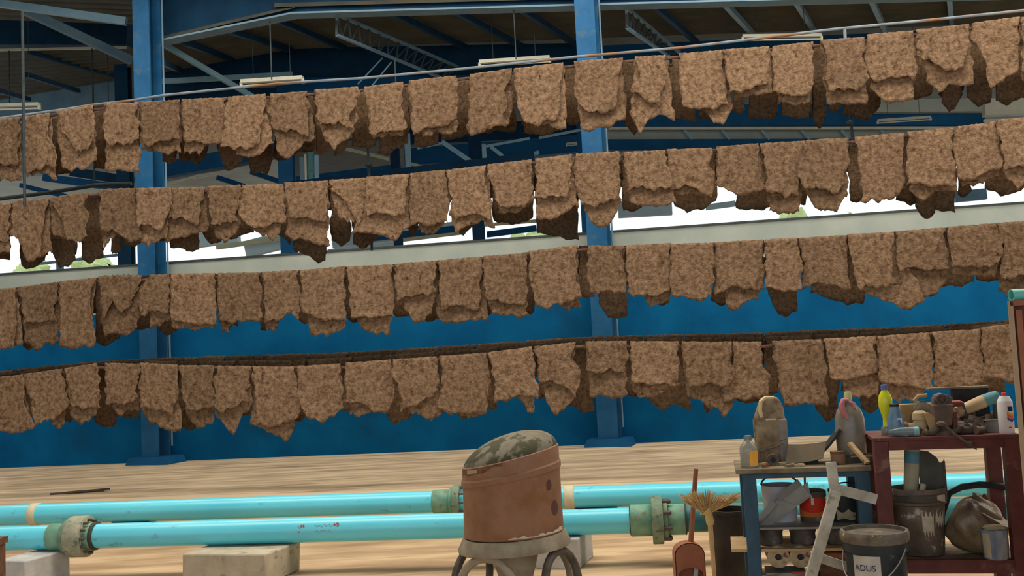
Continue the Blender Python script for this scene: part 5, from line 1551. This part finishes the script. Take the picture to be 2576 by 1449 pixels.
t = on(TM, 'shard', 'flat tan shard leaning against the vise', 'shard', 2342, 0.06, zM, py=1050)
obj('shard_plate', MB().prism([(-16 * q, 54 * q), (-6 * q, 60 * q), (6 * q, 50 * q), (14 * q, 32 * q), (8 * q, 0), (-2 * q, 0)], -0.004, 0.004), K['tanclay'], t)
t = on(TM, 'thin_board', 'thin pale board lying flat behind the vise', 'board', 2408, 0.40, zM + 112 * q, py=985)
obj('board', MB().box((0, 0, 0), (152 * q, 0.10, 5 * q)), K['topboard'], t)
obj('board_prop', MB().box((30 * q, 0.0, -57.5 * q), (90 * q, 0.06, 110 * q)), K['black'], t)
t = on(TM, 'grey_tin', 'grey square tin behind the spray can', 'tin', 2497, 0.18, zM, py=1060)
obj('tin_body', MB().box((0, 0, 15 * q), (44 * q, 0.09, 30 * q)), K['shelf'], t, bevel=0.003)
obj('tin_rim', MB().box((0, 0, 30 * q), (47 * q, 0.095, 3 * q)), K['iron'], t)
heap = [(2386, 0.30, 20, 'iron', 'large dark'), (2482, 0.28, 18, 'iron', 'big rusty'), (2335, 0.32, 22, 'iron', 'bulky dark'), (2412, 0.24, 22, 'darkcast', 'heavy'), (2448, 0.20, 17, 'iron', 'worn'), (2300, 0.22, 18, 'tanclay', 'ochre'), (2422, 0.10, 16, 'iron', 'dull'), (2440, 0.07, 13, 'darkcast', 'greyish'), (2456, 0.10, 15, 'iron', 'rusty'), (2470, 0.06, 12, 'darkcast', 'small dark'), (2400, 0.05, 11, 'iron', 'small rusty'), (2345, 0.04, 10, 'iron', 'little'), (2430, 0.16, 20, 'vise', 'brown'), (2302, 0.05, 9, 'darkcast', 'tiny')]
place = {2386: 'behind the vise', 2482: 'behind the grey tin', 2335: 'behind the tan fitting', 2412: 'under the red-handled tool', 2448: 'in the middle of the heap', 2300: 'behind the lying bottle', 2422: 'just right of the vise', 2440: 'second right of the vise', 2456: 'left of the grey tin', 2470: 'touching the grey tin', 2400: 'at the foot of the vise', 2345: 'left of the vise foot', 2430: 'under the tan roll', 2302: 'beside the lying bottle'}
for px, v, r_, m, ad in heap:
    t = on(TM, 'pipe_elbow', '%s iron fitting on the maroon table %s' % (ad, place[px]), 'fitting', px, v, zM, random.uniform(-0.6, 0.6), py=1080, group='iron fittings on the maroon table')
    obj('elbow', MB().tube([(-r_ * 1.5 * q, 0, r_ * 0.8 * q), (0, 0, r_ * 0.82 * q), (r_ * 0.9 * q, 0.01, r_ * 1.2 * q), (r_ * 1.2 * q, 0.015, r_ * 2.1 * q)], r_ * 0.75 * q, 12), K[m], t)
    obj('collar', MB().lathe([(r_ * 0.9 * q, -r_ * 1.7 * q), (r_ * 0.9 * q, -r_ * 1.1 * q)], 14, Matrix.Translation((0, 0, r_ * 0.92 * q)) @ RY), K['vise'], t)
for i, (px, v, a_, L_, zz_, lb) in enumerate([(2450, 0.32, 0.25, 150, 40, 'dark iron bar lying slanting under the tan roll'), (2490, 0.36, -0.2, 120, 60, 'dark iron bar lying behind the spray can'), (2460, 0.30, 0.1, 110, 20, 'brown iron bar at the bottom of the pile')]):
    t = on(TM, 'iron_bar', lb, 'bar', px, v, zM, py=1060)
    obj('bar', MB().beam((-L_ / 2 * q, 0, 8 * q), (L_ / 2 * q, 0.03, zz_ * q), 0.03, 12 * q), K['iron'] if i != 2 else K['vise'], t)

# below the maroon table
t = on(TM, 'paint_bucket', 'tall brown bucket splashed with dried paint under the maroon table', 'bucket', 2312, 0.22, zm, py=1300)
R_ = 66 * q
hb = TM.z(2312, 1225, 0.22) - zm
obj('bucket_body', MB().lathe([(R_ * 0.84, 0), (R_ * 0.86, 0.01), (R_ * 0.98, hb - 0.09), (R_ * 1.06, hb - 0.085), (R_ * 1.06, hb - 0.01), (R_ * 1.03, hb), (R_ * 0.96, hb), (R_ * 0.93, hb - 0.16)], 36), K['brownbkt'], t)
obj('rim_band', MB().lathe([(R_ * 1.06, hb - 0.07), (R_ * 1.09, hb - 0.065), (R_ * 1.09, hb - 0.03), (R_ * 1.06, hb - 0.025)], 36, closed=True), K['darktin'], t)
rad_ = lambda z_: R_ * (0.86 + 0.12 * (z_ - 0.01) / (hb - 0.10)) + 0.0015
obj('paint_splash', MB().wrap(rad_(hb * 0.28), -0.05, 0.42, hb * 0.28, hb * 0.66, top=lambda q_: hb * (0.70 - 0.10 * abs(math.sin(9 * q_))), bot=lambda q_: hb * (0.27 + 0.12 * abs(math.sin(12 * q_ + 1))), n=18, r1=rad_(hb * 0.66)), K['splash'], t)
obj('paint_splash', MB().wrap(rad_(hb * 0.42), 0.5, 1.0, hb * 0.42, hb * 0.68, top=lambda q_: hb * (0.70 - 0.12 * abs(math.sin(8 * q_ + 2))), bot=lambda q_: hb * (0.40 + 0.12 * abs(math.sin(10 * q_))), n=14, r1=rad_(hb * 0.68)), K['splash'], t)
obj('paint_splash', MB().wrap(R_ * 1.092, 0.55, 1.0, hb - 0.075, hb - 0.028, top=lambda q_: hb - 0.03, bot=lambda q_: hb - 0.055 - 0.02 * q_, n=8), K['splash'], t)
obj('fill', MB().lathe([(0, hb - 0.05), (R_ * 0.93, hb - 0.05)], 30), K['darktin'], t)
t = on(TM, 'pvc_offcut', 'cream plastic pipe offcut with a blue band standing in the bucket', 'pipe', 2288, 0.24, zm + hb - 0.045, py=1200)
hp = TM.z(2296, 1128, 0.24) - (zm + hb - 0.045)
M_ = Matrix.Rotation(0.10, 4, 'Y')
obj('pipe_tube', MB().lathe([(19 * q, 0), (19 * q, hp), (16.5 * q, hp), (16.5 * q, 0)], 28, M_, closed=True), K['pvcc'], t)
obj('blue_band', MB().lathe([(19.3 * q, hp - 0.085), (19.3 * q, hp - 0.012)], 28, M_, closed=False), K['pvcb'], t) if False else obj('blue_band', MB().lathe([(19.1 * q, hp - 0.08), (19.4 * q, hp - 0.078), (19.4 * q, hp - 0.016), (19.1 * q, hp - 0.014)], 28, M_, closed=True), K['pvcb'], t)
t = on(TM, 'pvc_offcut', 'short white plastic pipe stub on the bucket beside the steel plate', 'pipe', 2314, 0.14, zm + hb - 0.045, py=1215)
obj('pipe_tube', MB().lathe([(7.5 * q, 0), (7.5 * q, 0.075), (5 * q, 0.075), (5 * q, 0)], 18, Matrix.Rotation(0.25, 4, 'Y'), closed=True), K['pvcb'] if False else K['pvcc'], t)
t = on(TM, 'steel_plate', 'dark notched steel plate standing in the brown bucket', 'plate', 2346, 0.24, zm + hb - 0.045, py=1200)
hq = TM.z(2346, 1128, 0.24) - (zm + hb - 0.045)
obj('plate', MB().prism([(-32 * q, 0), (29 * q, 0), (32 * q, hq * 0.80), (29 * q, hq * 0.70), (20 * q, hq * 0.68), (14 * q, hq * 0.80), (-6 * q, hq * 0.94), (-34 * q, hq * 0.98)], -0.004, 0.004), K['plate'], t)
obj('plate_edge', MB().box((30 * q, -0.006, hq * 0.36), (5 * q, 0.014, hq * 0.72)), K['iron'], t)
t = on(TM, 'hose_loop', 'black rubber hose arching behind the sack', 'hose', 2465, 0.40, zm, py=1230)
uh = lambda x: TM.u(x, 1230, 0.40) - TM.u(2465, 1230, 0.40)
zh = lambda y: TM.z(2465, y, 0.40) - zm
pts_ = [(2352, 1400), (2362, 1300), (2385, 1240), (2420, 1224), (2465, 1219), (2510, 1222), (2548, 1232), (2585, 1262), (2600, 1400)]
obj('hose', MB().tube([(uh(x_), 0, max(0.012, zh(y_))) for x_, y_ in pts_], 9 * q, 12), K['black'], t)
# sack
t = on(TM, 'rubbish_sack', 'crumpled brown plastic sack on the shelf of the maroon table', 'sack', 2452, 0.20, zm, py=1330)
mb = MB()
vs, fs = [], []
nu_, nv_ = 36, 24
rr = np.random.RandomState(5)
for j in range(nv_ + 1):
    th = math.pi * j / nv_
    for i in range(nu_):
        ph = 2 * math.pi * i / nu_
        k_ = 1 + 0.09 * math.sin(3 * ph + 2 * th) + 0.07 * math.sin(7 * ph - 5 * th) + rr.uniform(-0.025, 0.025)
        zz_ = 0.5 + 0.5 * math.cos(th)
        pinch = 1 - 0.45 * zz_ ** 1.5
        pk = 0.18 * max(0, math.cos(ph - 0.5)) * zz_ + 0.08 * max(0, math.cos(ph - 2.9)) * zz_
        vs.append((82 * q * k_ * math.sin(th) * math.cos(ph) * pinch + (6 - 4 * zz_) * q, 62 * q * k_ * math.sin(th) * math.sin(ph), max(0.002, 138 * q * (zz_ + pk * 0.6) * (0.94 + 0.06 * k_))))
for j in range(nv_):
    for i in range(nu_):
        a_, b_ = j * nu_ + i, j * nu_ + (i + 1) % nu_
        fs.append((a_, a_ + nu_, b_ + nu_, b_))
obj('sack_body', mb.add(vs, fs), K['bag'], t, smooth=60)
obj('sack_knot', MB().sphere((30 * q, 0.0, 136 * q), 10 * q, 10, (1, 1, 1.3), 0.25), K['rust'], t)
obj('sack_fold', MB().beam((14 * q, -0.07, 112 * q), (74 * q, -0.10, 74 * q), 0.05, 0.012, (0, -0.6, 1)), K['bag'], t)
t = on(TM, 'paint_can', 'small blue and white can smeared with paint in front of the sack', 'can', 2505, 0.05, zm, py=1390)
obj('can_body', MB().lathe([(27 * q, 0), (29 * q, 3 * q), (32 * q, 72 * q), (30 * q, 73 * q), (27 * q, 50 * q)], 26), K['bluecan'], t)
obj('cream_side', MB().wrap(29.2 * q, -1.3, -0.55, 4 * q, 66 * q, n=8, r1=32.2 * q), K['pvcc'], t)
obj('rag', MB().sphere((4 * q, 0, 74 * q), 26 * q, 12, (1.1, 0.9, 0.35), 0.2), K['card'], t)
# grease bucket in front
YK = 4.95
sk = YK / FPX
ck = P(2228, 1345, YK, 0)
zk = float(ck[2])
t = thing('grease_bucket', 'black grease bucket with a dirty lid and wire handle in front', 'bucket', (ck[0], YK + 0.16, 0))
R_ = 82 * sk
obj('bucket_body', MB().lathe([(R_ * 0.80, 0), (R_ * 0.82, 0.01), (R_ * 0.90, zk - 0.10), (R_ * 0.97, zk - 0.10), (R_ * 0.98, zk - 0.05), (R_ * 0.9, zk - 0.04)], 40), K['blackp'], t)
obj('lid_rim', MB().lathe([(R_ * 0.99, zk - 0.055), (R_ * 1.03, zk - 0.045), (R_ * 1.03, zk - 0.012), (R_, zk), (R_ * 0.92, zk), (R_ * 0.91, zk - 0.02)], 44), K['greasy'], t)
obj('lid', MB().lathe([(0, zk - 0.015), (R_ * 0.925, zk - 0.018)], 40), K['greasy'], t)
hpts = []
for i in range(17):
    a_ = math.pi * i / 16
    hpts.append((R_ * 1.0 * math.cos(a_) * 0.98 + 0.0, -R_ * 1.02 * math.sin(a_) * 0.98 - 0.004, zk - 0.08 - 0.175 * math.sin(a_)))
Rm = Matrix.Rotation(-0.8, 3, 'Z')
obj('wire_handle', MB().tube([Rm @ Vector(p_) for p_ in hpts], 0.0035, 7), K['wire'], t)
zl0, zl1 = float(P(2228, 1460, YK, 0)[2]), float(P(2228, 1402, YK, 0)[2])
r0l, r1l = R_ * (0.82 + 0.08 * zl0 / (zk - 0.1)) + 0.0015, R_ * (0.82 + 0.08 * zl1 / (zk - 0.1)) + 0.0015
obj('label', MB().wrap(r0l, -1.15, -0.2, zl0, zl1, n=12, r1=r1l), mat('grey_label', (0.40, 0.38, 0.33), (0.55, 0.52, 0.46), 9, 0.7), t)


def lettering(text, size, m):
    cu = bpy.data.curves.new('lettering', 'FONT')
    cu.body, cu.size, cu.align_x = text, size, 'CENTER'
    o = bpy.data.objects.new('tmp', cu)
    COL.objects.link(o)
    dg = bpy.context.evaluated_depsgraph_get()
    me = bpy.data.meshes.new_from_object(o.evaluated_get(dg))
    bpy.data.objects.remove(o)
    me.materials.clear()
    me.materials.append(m)
    return me


me = lettering('ADUS', 0.042, K['navy'])
am = -0.72
for v in me.vertices:
    x_, y_ = v.co.x, v.co.y
    rr_ = r1l + 0.0022
    a_ = am + x_ / rr_
    zz_ = zl1 - 0.072 + y_
    v.co = (rr_ * math.sin(a_), -rr_ * math.cos(a_), zz_)
o = bpy.data.objects.new('lettering', me)
COL.objects.link(o)
o.parent = t
# faint letters high on the grey wall
me = lettering('S  M  U', 0.17, K['darkrod'])
for v in me.vertices:
    v.co = (v.co.x, 0, v.co.y)
pw = P(292, 706, WD - 0.012)
o = bpy.data.objects.new('wall_lettering', me)
COL.objects.link(o)
o.location = pw
o.rotation_euler = (0, 0, -math.atan(0.11))
tag(o, 'small black letters on the grey wall band left of the column', 'lettering')

# brown cabinet frame cut by the right edge
YC = 4.7
pc = lambda x, y, d_=0.0: P(x, y, YC + d_, 0)
x0 = float(pc(2546, 900)[0])
zt_ = float(pc(2550, 757)[2])
t = thing('steel_cabinet', 'orange-brown steel cabinet frame cut off by the right edge', 'cabinet', (x0, YC, 0), -math.radians(25))
obj('side_edge', MB().box((0.012, 0, zt_ / 2), (0.022, 0.05, zt_)), K['beige'], t)
obj('top_rail', MB().box((0.21, 0.0, zt_ - 0.012), (0.40, 0.05, 0.024)), K['orange'], t)
obj('door_panel', MB().box((0.225, 0.03, zt_ / 2 - 0.012), (0.39, 0.02, zt_ - 0.024)), K['maroon'], t)
obj('door_stile', MB().box((0.045, 0.005, zt_ / 2 - 0.02), (0.026, 0.03, zt_ - 0.05)), K['orange'], t)
obj('cabinet_body', MB().box((0.225, 0.25, zt_ / 2), (0.40, 0.40, zt_ - 0.002)), K['maroon'], t)
t = thing('pvc_offcut', 'short teal pipe lying on top of the brown cabinet', 'pipe', (float(pc(2559, 740)[0]), YC + 0.06, zt_))
obj('pipe_tube', MB().lathe([(0.029, 0), (0.029, 0.3), (0.025, 0.3), (0.025, 0)], 24, Matrix.Translation((0, 0, 0.0295)) @ RY, closed=True), mat('teal_pvc', (0.13, 0.50, 0.45), (0.18, 0.58, 0.52), 4, 0.4), t)
